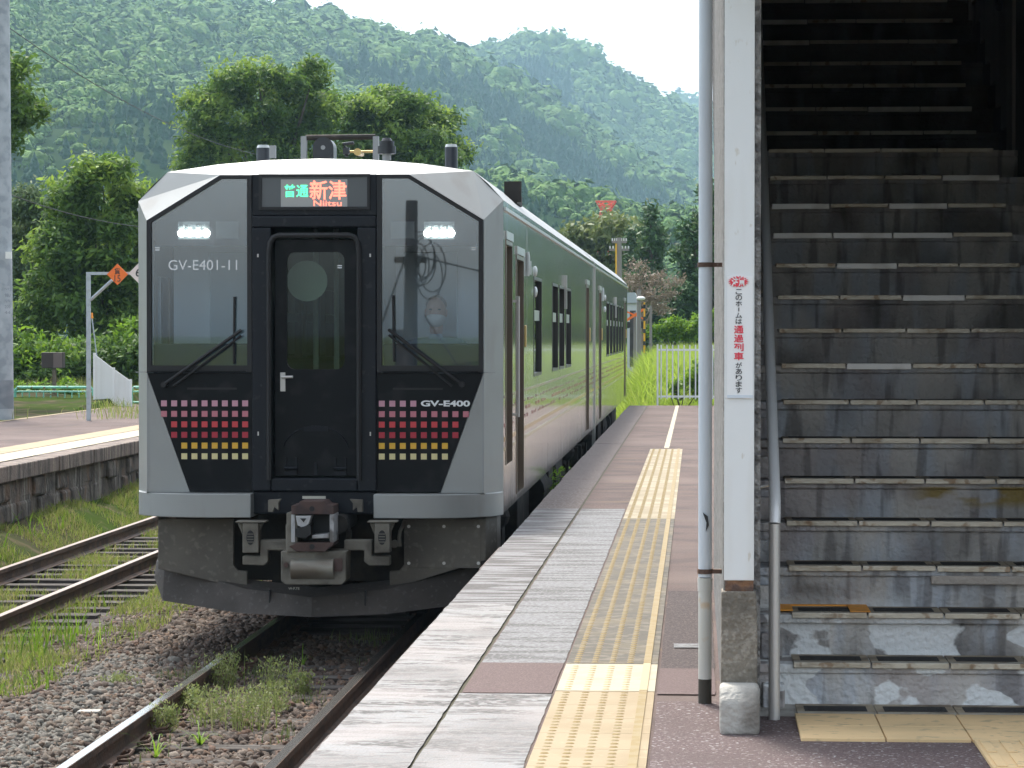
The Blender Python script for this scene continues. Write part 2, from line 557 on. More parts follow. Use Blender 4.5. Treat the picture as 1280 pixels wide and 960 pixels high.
# tactile strip: base tiles, rows of dots and the inner bar
def tactile(y0, y1, m, md):
    bb = MB()
    y = y0
    while y < y1 - .01:
        L = min(.4, y1 - y)
        bb.box(TL, TR, y + .002, y + L - .002, -.02, .008)
        y += .4
    o = bb.build('tactile_tile', m, plat)
    d = MB()
    yy = y0 + .05
    while yy < y1 - .02:
        for k in range(4):
            x = TL + .045 + k * .078
            n = 8
            V = [(x + .017 * math.cos(2 * math.pi * j / n), yy + .017 * math.sin(2 * math.pi * j / n), .008) for j in range(n)]
            V += [(x + .010 * math.cos(2 * math.pi * j / n), yy + .010 * math.sin(2 * math.pi * j / n), .0122) for j in range(n)]
            d.add(V, [(j, (j + 1) % n, (j + 1) % n + n, j + n) for j in range(n)] + [tuple(range(n, 2 * n))])
        yy += .08
    d.box(TR - .062, TR - .03, y0, y1, .008, .0135)
    d.build('tactile_dots', md, o)
tactile(-2., 11.62, M_tile_new, M_dot)
tactile(11.63, 12.58, M_tile_pale, M_dotp)
tactile(12.59, 22.4, M_tile_worn, M_dot)
tactile(22.41, 35.8, M_tile_far, M_dot)
# yellow tile pad at the foot of the stairs
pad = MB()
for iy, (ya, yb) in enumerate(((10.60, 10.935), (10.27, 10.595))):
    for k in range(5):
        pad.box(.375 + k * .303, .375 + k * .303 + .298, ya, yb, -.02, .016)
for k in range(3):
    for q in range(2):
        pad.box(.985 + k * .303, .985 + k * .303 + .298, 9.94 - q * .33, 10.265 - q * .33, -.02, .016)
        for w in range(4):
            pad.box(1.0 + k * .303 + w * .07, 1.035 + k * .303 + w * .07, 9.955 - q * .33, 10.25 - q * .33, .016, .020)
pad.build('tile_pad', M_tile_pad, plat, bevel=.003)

# ------------------------------------------------------------ far platform
LE = -7.82
ip = setting(MB().box(-11.9, LE - .08, 8, 60, -1.3, -.25).build('opposite_platform', M_stone))
cb = MB()
y = 8.
rng = np.random.default_rng(8)
while y < 60:
    L = rng.uniform(.95, 1.15)
    cb.box(LE - .55, LE + rng.uniform(-.012, .012), y + .008, y + L - .008, -.25, -.066 + rng.uniform(-.004, .004))
    y += L
cb.build('cap_stone', M_cap, ip, bevel=.012)
MB().box(-11.9, LE - .55, 8, 60, -.25, -.066).build('paving', M_asph, ip)
sheet('white_line', -8.62, -8.12, 8, 60, -.058, M_tile_pale, ip)
sheet('tactile_strip', -9.08, -8.64, 8, 60, -.056, M_tile_new, ip)
sheet('kerb_line', -11.86, -11.74, 8, 60, -.058, M_tile_new, ip)
# rough stone courses on the track side
sb = MB()
for row in range(4):
    y = 8. + row * .37
    zb_, zt_ = -.26 - row * .25 - .25, -.26 - row * .25
    while y < 60:
        L = rng.uniform(.3, .75)
        o_ = rng.uniform(-.035, .04)
        j = rng.uniform(-.035, .035, 4)
        x0_, x1_ = LE - .2, LE - .06 + o_
        V = []
        for (xx, e) in ((x0_, 0), (x1_, 1)):
            V += [(xx + e * rng.uniform(-.02, .02), y + .01 + e * j[0] * .4, zb_ + .008 + j[1] * e * .4), (xx + e * rng.uniform(-.02, .02), y + L - .01 + e * j[2] * .4, zb_ + .008 + j[3] * e * .4),
                  (xx + e * rng.uniform(-.03, .01), y + L - .01 + e * j[1] * .4, zt_ - .008 + j[0] * e * .4), (xx + e * rng.uniform(-.03, .01), y + .01 + e * j[3] * .4, zt_ - .008 + j[2] * e * .4)]
        sb.add(V, [(4, 5, 6, 7), (3, 2, 1, 0), (0, 1, 5, 4), (1, 2, 6, 5), (2, 3, 7, 6), (3, 0, 4, 7)])
        y += L
sb.build('stone_course', M_stone, ip, bevel=.035)

vb = MB()
for i in range(52):
    y0, y1 = 8 + i, 9 + i
    k0, k1 = .05 * math.sin(y0 * 1.3), .05 * math.sin(y1 * 1.3)
    pr = lambda k: [(-7.95, -.70 + k), (-7.62, -.78 + k), (-7.25, -1.0 + k * .5), (-7.08, -1.12)]
    for (a_, b_), (c_, d_) in zip(zip(pr(k0)[:-1], pr(k0)[1:]), zip(pr(k1)[:-1], pr(k1)[1:])):
        vb.quad((a_[0], y0, a_[1]), (b_[0], y0, b_[1]), (d_[0], y1, d_[1]), (c_[0], y1, c_[1]))
setting(vb.build('grass_bank', M_ground))

# ------------------------------------------------------------ covered staircase
SX1 = 1.74
stair = thing('covered_staircase', (.9, 11.28, 0), 'dark covered concrete staircase with worn metal edged steps rising from the platform', 'staircase')
LANDK, LAND = 15, 0.97
def step_y(k):
    return Z0Y + k * TREAD if k <= LANDK else Z0Y + LANDK * TREAD + LAND + (k - LANDK - 1) * TREAD
rng = np.random.default_rng(31)
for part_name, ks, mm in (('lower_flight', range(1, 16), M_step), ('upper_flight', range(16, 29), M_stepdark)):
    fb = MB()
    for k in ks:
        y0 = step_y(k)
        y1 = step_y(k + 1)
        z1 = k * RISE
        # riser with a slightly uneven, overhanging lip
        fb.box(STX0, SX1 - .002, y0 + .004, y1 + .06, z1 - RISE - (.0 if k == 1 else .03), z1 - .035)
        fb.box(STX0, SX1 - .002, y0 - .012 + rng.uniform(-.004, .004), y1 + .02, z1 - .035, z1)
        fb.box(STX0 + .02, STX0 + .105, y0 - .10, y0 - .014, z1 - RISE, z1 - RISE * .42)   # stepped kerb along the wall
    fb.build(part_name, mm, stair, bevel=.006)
MB().box(STX0, SX1, 10.93, 11.284, -.05, .005).build('threshold', M_conc_l, stair)
NW = .298
for k in range(0, 27):
    y0 = step_y(k) - (.02 if k else .0)
    z = k * RISE + .001
    if k == 0:
        y0, z = 10.945, .006
    nx0 = .385 + (.012 if k > 6 else 0) + rng.uniform(-.004, .004)
    for q in range(4):
        x0 = nx0 + q * (NW + .006)
        bright = k > 7 and rng.random() < .24
        up = MB()
        up.box(x0, x0 + NW, y0, y0 + .30, z, z + .006)
        n_ = up.build('nosing', M_plate, stair)
        li = MB()
        hgt = .020 if bright else rng.uniform(.011, .015)
        li.box(x0, x0 + NW, y0 - .006, y0 + .05, z - hgt, z + .009)
        li.build('edge_strip', M_nosing_w if bright else M_nosing, n_, bevel=.002)
        if k < 11:
            gr = MB()
            for w in range(4):
                gr.box(x0 + .03, x0 + NW - .03, y0 + .085 + w * .036, y0 + .111 + w * .036, z + .006, z + .009)
            gr.build('grip_strip', M_grip, n_)
# orange tape round one nosing, mortar patch, moss stain
z2 = 2 * RISE
MB().box(.30, .70, step_y(2) + .28, step_y(2) + .315, z2, z2 + .012).box(.33, .392, step_y(2) + .06, step_y(2) + .28, z2 + .008, z2 + .0125).box(.62, .70, step_y(2) - .0, step_y(2) + .28, z2 + .0105, z2 + .0135).build('orange_tape', M_orange, stair)
z3 = 3 * RISE
MB().box(.965, 1.7, step_y(3) - .024, step_y(3) + .01, z3 - .066, z3 - .03).build('mortar_patch', M_chip, stair, bevel=.006)
# side walls, ceiling, roof
SL = RISE / TREAD
def stair_line(y):
    return SL * (y - 10.6)
lw = MB()
lw.prism([(10.66, -.02), (16.3, -.02), (16.3, 5.6), (10.66, 3.05)], 'x', .102, .238)
lw.build('side_wall', M_wall, stair)
rw = MB()
rw.prism([(10.66, -.02), (21, -.02), (21, 7.62), (10.66, 3.02)], 'x', SX1, SX1 + .14)
rw.prism([(16.3, 2.2), (21, 4.3), (21, 7.62), (16.3, 5.6)], 'x', .102, .238)
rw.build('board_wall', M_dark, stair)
bd = MB()
for i in range(16):
    y0 = 15.9 + i * .3
    bd.box(SX1 - .018, SX1, y0, y0 + .292, stair_line(y0) - .25, stair_line(y0) + 1.35)
bd.build('wall_boards', M_board, stair)
cl = MB()
cl.prism([(10.5, 2.98), (21, 7.66), (21, 7.84), (10.5, 3.16)], 'x', .05, SX1 + .2)
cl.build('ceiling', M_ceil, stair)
MB().prism([(10.2, 3.04), (21.1, 7.89), (21.1, 7.95), (10.2, 3.12)], 'x', -.1, SX1 + .35).build('roof', M_roofsh, stair)
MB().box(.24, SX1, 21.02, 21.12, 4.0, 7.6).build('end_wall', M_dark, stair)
# handrails
hb = MB()
hb.tube([(.295, 10.84, 0.002), (.295, 10.84, .74)], .0215, 16)
hr = hb.build('handrail', M_steel_dull, stair, smooth=True)
hb = MB()
path = [(.295, 10.84, .742), (.297, 10.85, .78), (.298, 10.90, .83)]
for i in range(1, 11):
    yy = 10.90 + i * .56
    path.append((.298 + .0065 * (yy - 10.9), yy, .83 + SL * (yy - 10.90)))
hb.tube(path, .0215, 16)
hb.build('rail_tube', M_steel, hr, smooth=True)
hk = MB()
for yy in (11.1, 12.6, 14.1, 15.6):
    zz = .83 + SL * (yy - 10.90)
    hk.tube([(.24, yy, zz - .07), (.285, yy, zz - .06), (.298, yy, zz - .015)], .007, 8)
hk.build('bracket', M_steel_dull, hr)
hb = MB()
for off, r_ in ((0.0, .022), (-.22, .018)):
    path = [(SX1 - .09, 15.9 + i * .6, 2.6 + .85 + off + SL * (i * .6)) for i in range(9)]
    hb.tube(path, r_, 12)
path = [(SX1 - .09, 15.9, 3.23), (SX1 - .10, 15.75, 3.28), (SX1 - .09, 15.75, 3.40), (SX1 - .09, 15.9, 3.45)]
hb.tube(path, .02, 10)
hb.build('handrail', Mt('dark_rail', (.03, .03, .032), rough=.35, metal=.3), stair, smooth=True)

# white front column with its plinth
pl = thing('steel_column', (.16, 10.62, 0), 'white painted steel column on rough concrete plinth at the stair entrance', 'column')
MB().box(.104, .214, 10.625, 10.64, .545, 3.0).box(.150, .168, 10.64, 10.72, .545, 3.0).box(.104, .214, 10.72, 10.735, .545, 3.0).build('shaft', M_pwhite, pl, bevel=.002)
MB().box(.108, .212, 10.627, 10.733, .505, .545).build('shaft_foot', M_rustband, pl)
MB().prism([(.092, .0), (.228, .0), (.226, .40), (.222, .505), (.094, .505), (.094, .4)], 'y', 10.612, 10.76).build('plinth', M_conc, pl, bevel=.006)
MB().prism([(10.42, .0), (10.611, .0), (10.611, .172), (10.47, .172), (10.42, .12)], 'x', .0875, .232).build('footing', M_conc_l, pl, bevel=.016, seg=3)

sg = thing('caution_sign', (.163, 10.62, 1.4), 'white vertical caution notice in red and black writing on the white column', 'sign')
a0, a1 = at(909, 345, 10.62), at(941, 497, 10.62)
yS = 10.619
MB().box(a0.x, a1.x, 10.6195, 10.6245, a1.z, a0.z).build('plate', M_white, sg)
MB().box(a0.x, a1.x, 10.617, 10.6193, a1.z - .002, a1.z + .009).build('lower_edge', Mt('sign_edge', (.6, .65, .7), rough=.4), sg)
e0 = at(923, 352, 10.617)
st = []
for i in range(36):
    rr = 1. if i % 2 == 0 else .74
    st.append((e0.x + .0385 * rr * math.cos(2 * math.pi * i / 36), e0.z + .0215 * rr * math.sin(2 * math.pi * i / 36)))
MB().prism(st, 'y', 10.6165, 10.6193).build('burst', M_red, sg)
def row(txt, mname, m, py0, py1, px0, px1, bold, y=10.6172):
    mb = MB()
    n = len(txt)
    for i, ch in enumerate(txt):
        p0 = at(px0, py0 + (py1 - py0) * (i + .04) / n, y)
        p1 = at(px1, py0 + (py1 - py0) * (i + .94) / n, y)
        ix = 0
        if ch == 'ー':
            c_ = (p0.x + p1.x) / 2
            mb.box(c_ - .0016, c_ + .0016, y, y + .0012, p1.z + .003, p0.z - .003)
        elif ch == '注':
            pass
        else:
            writing(mb, ch, p0.x, p1.x, p1.z, p0.z, y, bold)
    mb.build(mname, m, sg)
row('このホームは', 'writing', M_black, 361, 405.5, 919.5, 927.5, .012)
row('通過列車', 'writing', M_red, 406.5, 451, 917.5, 929.5, .022)
row('があります', 'writing', M_black, 452.5, 492, 919.5, 927.5, .012)
mb = MB()
w0, w1 = at(914.5, 358, 10.6145), at(931.5, 346, 10.6145)
writing(mb, '注意', w0.x, w1.x, w0.z, w1.z, 10.6155, .03)
mb.build('writing', M_white, sg)

# drainpipe
dp = thing('drainpipe', (.036, 11.3, 0), 'pale blue drainpipe strapped beside the white column', 'drainpipe')
px_ = at(881.5, 600, 11.3).x
MB().cyl((px_, 11.3, .50), (px_, 11.3, 3.6), .0268, 20).build('pipe', M_pipe, dp, smooth=True)
MB().cyl((px_, 11.3, .10), (px_, 11.3, .497), .0262, 20).cyl((px_, 11.3, .445), (px_, 11.3, .497), .0292, 20).build('lower_pipe', M_pipe_low, dp, smooth=True)
MB().cyl((px_, 11.3, .0), (px_, 11.3, .10), .0262, 20).build('foot', Mt('pipe_foot', (.05, .045, .035), rough=.8), dp, smooth=True)
for py in (331, 714):
    zc = at(881, py, 11.3).z
    MB().cyl((px_, 11.3, zc - .009), (px_, 11.3, zc + .009), .031, 20).box(px_ + .02, .106, 11.285, 11.315, zc - .008, zc + .008).build('strap', M_rustband, dp, smooth=True)
mk = MB()
p = at(881, 655, 11.27)
mk.prism([(p.x - .008, p.z + .045), (p.x + .012, p.z + .03), (p.x + .016, p.z - .005), (p.x + .004, p.z - .03), (p.x + .006, p.z + .005)], 'y', 11.266, 11.274)
mk.build('peeled_spot', M_black, dp)

# ------------------------------------------------------------ train materials
M_silver = Mt('silver_paint', (.31, .32, .31), rough=.4, metal=.15, bump=.03, bscale=60).layer((.28, .285, .275), 3, .45, .65, fac=.6).layer((.22, .2, .17), 5, .58, .7, stretch=(1, 1, .3), fac=.35)
M_roofp = Mt('roof_paint', (.25, .255, .255), rough=.5).layer((.38, .38, .37), 4, .46, .64, fac=.7)
M_inox = Mt('stainless_body', (.62, .63, .62), rough=.125, metal=.86, bump=.22, bscale=1.1, bstretch=(1, 4.6, .16), rvar=.03).layer((.46, .47, .46), 3, .45, .62, stretch=(1, 5, .2), fac=.6).layer((.42, .38, .33), 5, .5, .7, stretch=(1, 3, .4), fac=.5, lim=(2, 1.25, .95))
M_inoxd = Mt('stainless_frame', (.5, .5, .49), rough=.3, metal=1.)
M_doorp = Mt('side_door_panel', (.2, .165, .135), rough=.28, metal=.8)  # dark brown paints in the dark reflections of the recessed doors and jambs
M_mask = Mt('black_mask', (.010, .011, .013), rough=.28, spec=.12, bump=.03, bscale=12).layer((.03, .03, .032), 7, .52, .66, fac=.5)
M_maskm = Mt('black_frame', (.014, .016, .021), rough=.38, spec=.18, rvar=.1).layer((.05, .052, .055), 20, .62, .7, fac=.5)
M_rubber = Mt('black_rubber', (.012, .012, .013), rough=.6)
M_glass = glass('windscreen_glass', (.92, .97, 1.0), 2.05)
M_sglass = glass('window_glass', (.35, .4, .38), 1.8)
M_cab = Mt('cab_wall', (.88, .91, .93), rough=.6).layer((.8, .86, .88), 2, .4, .6, fac=.6)
M_dash = Mt('dash_blue', (.07, .085, .12), rough=.7)
M_visor = Mt('visor_grey', (.02, .023, .028), rough=.5)
M_int = Mt('saloon_wall', (.34, .35, .33), rough=.7)
M_winf = Mt('window_frame', (.05, .05, .048), rough=.35, metal=.5)
M_seat = Mt('seat_fabric', (.04, .12, .07), rough=.9)
M_skirt = Mt('dusty_skirt', (.14, .125, .102), rough=.72, bump=.15, bscale=30).layer((.085, .075, .062), 2.4, .42, .62, fac=.8).layer((.2, .18, .15), 24, .56, .68, fac=.5)
M_plow = Mt('dusty_plough', (.06, .051, .045), rough=.8, bump=.2, bscale=30).layer((.10, .085, .075), 3, .45, .65, fac=.7).layer((.13, .12, .11), 30, .6, .7, fac=.5)
M_under = Mt('underframe', (.028, .025, .022), rough=.85, bump=.3, bscale=30).layer((.06, .05, .04), 6, .5, .66)
M_cbrown = Mt('coupler_brown', (.085, .05, .042), rough=.75, bump=.3, bscale=40).layer((.05, .032, .03), 7, .45, .62)
M_ctan = Mt('coupler_tan', (.17, .155, .125), rough=.7, bump=.3, bscale=40).layer((.08, .07, .055), 6, .48, .64, fac=.8)
M_cwhite = Mt('coupler_white', (.42, .42, .42), rough=.55, bump=.2, bscale=40).layer((.12, .11, .1), 9, .5, .62)
M_drum = Mt('drum_metal', (.27, .26, .22), rough=.45, metal=.4).layer((.14, .11, .08), 8, .46, .62, stretch=(.4, 1, 1), fac=.8)
M_label = Mt('pale_label', (.55, .53, .45), rough=.6)
M_meshp = Mt('mesh_panel', (.30, .33, .34), rough=.6)
M_lens = Mt('dull_lens', (.5, .53, .52), rough=.2)
M_lamp = emit('lit_led', (1., .97, .86), 9.)
M_ledg = emit('led_green', (.08, .75, .33), .8)
M_ledr = emit('led_red', (1., .2, .13), .9)
M_ledp = Mt('display_panel', (.42, .42, .4), rough=.5)
M_ledb = Mt('display_surround', (.10, .11, .115), rough=.3)
SQ = {'rose': (.56, .29, .36), 'pink': (.52, .18, .22), 'red': (.56, .045, .055), 'crimson': (.40, .018, .038), 'yellow': (.72, .42, .035), 'cream': (.68, .60, .30)}
M_st = {k: Mt('stripe_' + k, tuple(.6 * c + .12 for c in v), rough=.2, metal=.45) for k, v in SQ.items()}
M_sq = {k: Mt('square_' + k, v, rough=.45) for k, v in SQ.items()}
M_beacon = Mt('beacon_black', (.02, .022, .026), rough=.4)
M_horn = Mt('brass', (.5, .36, .15), rough=.35, metal=.9)
M_ant = Mt('antenna_black', (.03, .035, .045), rough=.35)
M_grey = Mt('grey_fitting', (.3, .31, .31), rough=.55)
M_wtext = Mt('white_lettering', (.8, .82, .82), rough=.5)

CX = TX1 - .012
FY = 21.82                       # plane of the black front mask
BY = 22.15                       # where the body section begins
HW = 1.42


def car_shell(y0, y1, root, side_open):
    """body walls with real openings, roof, floor"""
    zb, zt = .06, 2.475
    for sx in (1, -1):
        mb = MB()
        xo, xi = CX + sx * HW, CX + sx * (HW - .07)
        ops = sorted(side_open)
        rr = np.random.default_rng(int(y0 * 10) + sx)
        def panel(ya, yb, za, zc):                     # welded sheets, each a hair out of true
            n = max(1, round((yb - ya) / .62))
            for i in range(n):
                a_, b_ = ya + (yb - ya) * i / n, ya + (yb - ya) * (i + 1) / n
                j = [xo - sx * rr.uniform(0, .0019) for _ in range(4)]
                V = [(xi, a_, za), (xi, b_, za), (j[0], b_, za), (j[1], a_, za), (xi, a_, zc), (xi, b_, zc), (j[0] if za > .1 else j[2], b_, zc), (j[1] if za > .1 else j[3], a_, zc)]
                F = [(0, 3, 2, 1), (4, 5, 6, 7), (0, 1, 5, 4), (1, 2, 6, 5), (2, 3, 7, 6), (3, 0, 4, 7)]
                mb.add(V, F if sx < 0 else [f[::-1] for f in F])
        y = y0
        for (ya, yb, za, zc) in ops:
            panel(y, ya, zb, zt)
            if za > zb + .01:
                panel(ya, yb, zb, za)
            panel(ya, yb, zc, zt)
            y = yb
        panel(y, y1, zb, zt)
        mb.build('body_side', M_inox, root)
        gt = MB()
        gt.box(CX + sx * HW, CX + sx * (HW + .018), y0 + .05, y1 - .02, 2.40, 2.425)
        gt.build('side_moulding', M_inoxd, root)
    # roof: shoulder chamfer + low arc
    ring = [(HW, 2.475), (1.30, 2.605), (1.19, 2.70), (.8, 2.757), (.4, 2.79), (0, 2.80)]
    ring = ring + [(-x, z) for x, z in ring[-2::-1]]
    rb = MB()
    V = [(CX + x, y0, z) for x, z in ring] + [(CX + x, y1, z) for x, z in ring]
    n = len(ring)
    F = [(i, i + n, i + 1 + n, i + 1) for i in range(n - 1)]
    F = [f[::-1] for f in F]
    F.append(tuple(range(n, 2 * n)))
    rb.add(V, F)
    rf = rb.build('roof', M_roofp, root, smooth=False)
    # ribs, ducts and cooling units
    ub = MB()
    y = y0 + 3.4
    while y < y1 - 4:
        L = 2.6
        ub.prism([(CX - .75, 2.74), (CX + .75, 2.74), (CX + .68, 2.90), (CX - .68, 2.90)], 'y', y, y + L)
        y += 5.2
    ub.build('roof_unit', M_grey, rf, bevel=.03)
    for sx in (1, -1):
        q = MB()
        q.box(CX + sx * 1.0, CX + sx * 1.05, y0 + 2., y1 - .6, 2.72, 2.775)
        q.build('roof_rail', M_grey, rf)
    MB().box(CX - HW + .08, CX + HW - .08, y0 + .3, y1 - .1, .10, .20).build('floor', M_int, root)
    MB().box(CX - HW + .08, CX + HW - .08, y1 - .15, y1 - .02, .06, 2.47).build('end_wall', M_inoxd, root)
    MB().box(CX - 1.2, CX + 1.2, y0 + 1.6, y1 - .2, 2.44, 2.47).build('ceiling', M_int, root)


def side_door(root, ya, yb, za, zc, sx=1, cabdoor=False):
    xo = CX + sx * HW
    d = MB()
    xa, xb = sorted((xo - sx * .075, xo - sx * .045))
    w0, w1, h0, h1 = ya + (yb - ya) * .15, yb - (yb - ya) * .15, za + .8, zc - .28
    d.box(xa, xb, ya, yb, za, h0).box(xa, xb, ya, yb, h1, zc).box(xa, xb, ya, w0, h0, h1).box(xa, xb, w1, yb, h0, h1)
    if not cabdoor:
        d.box(xb if sx > 0 else xa - .004, xb + .004 if sx > 0 else xa, (ya + yb) / 2 - .01, (ya + yb) / 2 + .01, za, zc)
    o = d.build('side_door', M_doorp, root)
    MB().box(xa + .01, xb - .01, w0, w1, h0, h1).build('pane', M_glass if cabdoor else M_sglass, o)
    fr = MB()
    t = .035
    x0, x1 = sorted((xo - sx * .044, xo + sx * .005))
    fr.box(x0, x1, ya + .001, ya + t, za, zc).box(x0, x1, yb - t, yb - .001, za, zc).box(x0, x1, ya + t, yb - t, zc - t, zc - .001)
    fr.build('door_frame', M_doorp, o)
    x0, x1 = sorted((xo + sx * .001, xo + sx * .012))
    MB().box(x0, x1, ya - .03, yb + .03, zc + .005, zc + .07).build('rain_strip', M_inoxd, o)
    if cabdoor:
        MB().cyl((xo + sx * .04, yb + .14, za + .35), (xo + sx * .04, yb + .14, 1.75), .014, 10).box(*sorted((xo, xo + sx * .045)), yb + .13, yb + .15, za + .36, za + .38).box(*sorted((xo, xo + sx * .045)), yb + .13, yb + .15, 1.70, 1.72).build('grab_rail', M_steel_dull, o)
    else:
        MB().box(*sorted((xo, xo + sx * .02)), yb + .08, yb + .15, 1.33, 1.52).build('button_box', M_horn, o, bevel=.01)


def side_window(root, ya, yb, za, zc, sx=1):
    xo = CX + sx * HW
    fr = MB()
    t = .03
    x0, x1 = sorted((xo - sx * .071, xo + sx * .003))
    fr.box(x0, x1, ya, ya + t, za, zc).box(x0, x1, yb - t, yb, za, zc).box(x0, x1, ya + t, yb - t, za, za + t).box(x0, x1, ya + t, yb - t, zc - t, zc)
    zm = za + (zc - za) * .56
    o = fr.build('side_window', M_winf, root)
    xm = xo - sx * .03
    MB().box(xm - .012, xm + .012, ya + t, yb - t, zm + .001, zm + .099).build('window_bar', M_inoxd, o)
    MB().box(xm - .003, xm + .003, ya + t, yb - t, za + t, zm).box(xm - .003, xm + .003, ya + t, yb - t, zm + .1, zc - t).build('pane', M_sglass, o)


def stripes(root, y0, y1, skips, sx=1):
    xo = CX + sx * HW
    rr = np.random.default_rng(77)
    def runs():
        out, y = [], y0
        for a_, b_ in sorted(skips):
            if a_ - .06 > y:
                out.append((y, a_ - .06))
            y = b_ + .06
        out.append((y, y1))
        return out
    for nm, z, h, m, dash in (('cream_stripe', .535, .03, 'cream', 0), ('yellow_stripe', .61, .036, 'yellow', 0), ('red_stripe', .72, .03, 'crimson', 1),
                              ('red_stripe', .79, .03, 'red', 1), ('pink_stripe', .86, .024, 'pink', 1), ('rose_stripe', .945, .022, 'rose', 0)):
        mb = MB()
        x0, x1 = sorted((xo, xo + sx * .0025))
        for a_, b_ in runs():
            if not dash:
                mb.box(x0, x1, a_, b_, z, z + h)
            else:                                     # built of short blocks that thin out
                y = a_
                while y < b_ - .02:
                    L = min(rr.uniform(.06, .5), b_ - y)
                    if rr.random() < .68:
                        mb.box(x0, x1, y, y + L * .8, z, z + h * rr.choice([.6, 1., 1.]))
                    y += L
        mb.build(nm, M_st[m], root)


def bogie(root, yc):
    b = MB()
    for s in (1, -1):
        b.box(CX + s * .95, CX + s * 1.10, yc - 1.5, yc + 1.5, -.50, -.30)
        b.box(CX + s * .93, CX + s * 1.14, yc - 1.25, yc - .85, -.62, -.28).box(CX + s * .93, CX + s * 1.14, yc + .85, yc + 1.25, -.62, -.28)
        b.tube([(CX + s * 1.12, yc - .3, -.34), (CX + s * 1.12, yc + .7, -.10)], .04, 8)
        b.ball((CX + s * 1.0, yc, -.16), .27, 14, 8, (1, 1, .62))
    b.box(CX - .95, CX + .95, yc - .3, yc + .3, -.55, -.25)
    o = b.build('bogie', M_under, root, bevel=.01)
    for dy in (-1.05, 1.05):
        for s in (1, -1):
            w = MB()
            w.cyl((CX + s * .50, yc + dy, -.49), (CX + s * .63, yc + dy, -.49), .43, 32)
            w.cyl((CX + s * .47, yc + dy, -.49), (CX + s * .50, yc + dy, -.49), .455, 32)
            w.build('wheel', M_under, o, smooth=True)


def underfloor(root, y0, y1):
    rr = np.random.default_rng(int(y0))
    b = MB()
    y = y0
    while y < y1:
        L = rr.uniform(.7, 1.8)
        for s in (1, -1):
            b.box(CX + s * .55, CX + s * rr.uniform(1.15, 1.34), y, y + L - .12, rr.uniform(-.62, -.35), .05)
        y += L
    b.box(CX - .5, CX + .5, y0, y1, -.35, .05)
    b.build('underfloor_box', M_under, root, bevel=.012)
    for s in (1, -1):
        for ya, yb in ((3, 4.4), (6.2, 7.3)):
            MB().cyl((CX + s * 1.1, y0 + ya, -.22), (CX + s * 1.1, y0 + yb, -.22), .21, 18).build('air_tank', M_under, root, smooth=True)


def side_bits(root, yb):
    mb = MB()
    x = CX + HW
    for zz in (2.02, 1.83):
        MB().ball((x, yb + 1.35, zz), .05, 12, 8, (.45, 1, 1)).build('side_lamp', M_lens, root, smooth=True)
    mb = MB()
    mb.tube([(x + .005, yb + .0, 1.95), (x + .012, yb + .0, 2.0), (x + .012, yb + .0, 2.12), (x + .005, yb + .0, 2.16)], .02, 10)
    mb.box(x - .01, x + .02, yb + .25, yb + .42, 1.97, 2.09)
    mb.build('door_lamp', M_lens, root, smooth=True)
    mb = MB()
    mb.box(x, x + .03, yb + 7.2, yb + 7.3, 1.72, 2.1)
    mb.build('side_fitting', M_inoxd, root)


# ------------------------------------------------------------ leading car
car = thing('train_car', (CX, BY, RAILZ), 'leading silver train car with black front, lit headlights and rows of coloured squares', 'train car', 'coupled train cars')
E1 = 41.9
door1 = (23.75, 24.75)
cabd = (22.44, 23.2)
door2 = (38.9, 39.9)
wins = [(26.35, 27.65), (29.75, 30.95), (31.25, 32.45), (32.9, 34.2)]
WZ0, WZ1 = 1.05, 1.97
ops = [(cabd[0], cabd[1], .42, 2.18), (door1[0], door1[1], .12, 2.10), (door2[0], door2[1], .12, 2.10)] + [(a_, b_, WZ0, WZ1) for a_, b_ in wins]
car_shell(BY, E1, car, ops)
for s in (1, -1):
    side_door(car, cabd[0], cabd[1], .42, 2.18, s, True)
    side_door(car, *door1, .12, 2.10, s)
    side_door(car, *door2, .12, 2.10, s)
    for w in wins:
        side_window(car, *w, WZ0, WZ1, s)
    stripes(car, BY + .1, E1 - .05, [cabd, door1, door2], s)
bogie(car, 25.3)
bogie(car, 38.9)
underfloor(car, 27.3, 37.0)
side_bits(car, 25.2)
MB().box(CX - 1.22, CX + 1.22, 35.2, 35.35, .2, 2.44).build('partition', M_int, car)
for i, yy in enumerate((26.6, 28.4, 30.2, 32.0, 33.6)):
    for s in (1, -1):
        st_ = MB()
        st_.box(CX + s * .45, CX + s * 1.2, yy, yy + .5, .45, .62).box(CX + s * .45, CX + s * 1.2, yy + .45, yy + .58, .6, 1.2)
        st_.build('seat', M_seat, car, bevel=.03)

def fp(px, py, Y=FY):
    p = at(px, py, Y)
    return p.x, p.z

# nose: silver loft from the front panel to the body section
F0 = [(1.293, .235), (1.293, 2.312), (.725, 2.658), (0, 2.658)]
B0 = [(HW, .06), (HW, 2.475), (1.19, 2.70), (0, 2.80)]
nb = MB()
def lp(x, y, z):
    return (CX + x, y, z)
for s in (1, -1):
    def q(*pts):
        pts = [(CX + s * x, y, z) for x, y, z in pts]
        nb.quad(*(pts if s > 0 else pts[::-1]))
    f, g = F0, B0
    q((f[0][0], FY, f[0][1]), (g[0][0], BY, g[0][1]), (g[1][0], BY, g[1][1]), (f[1][0], FY, f[1][1]))
    q((f[1][0], FY, f[1][1]), (g[1][0], BY, g[1][1]), (g[2][0], BY, g[2][1]), (f[2][0], FY, f[2][1]))
    xs_ = [1.19, .8, .4, 0]
    zs_ = [2.70, 2.757, 2.79, 2.80]
    fx_ = [.725, .5, .25, 0]
    for i in range(3):
        q((fx_[i], FY, 2.658), (xs_[i], BY, zs_[i]), (xs_[i + 1], BY, zs_[i + 1]), (fx_[i + 1], FY, 2.658))
nb.build('nose_shell', M_silver, car)
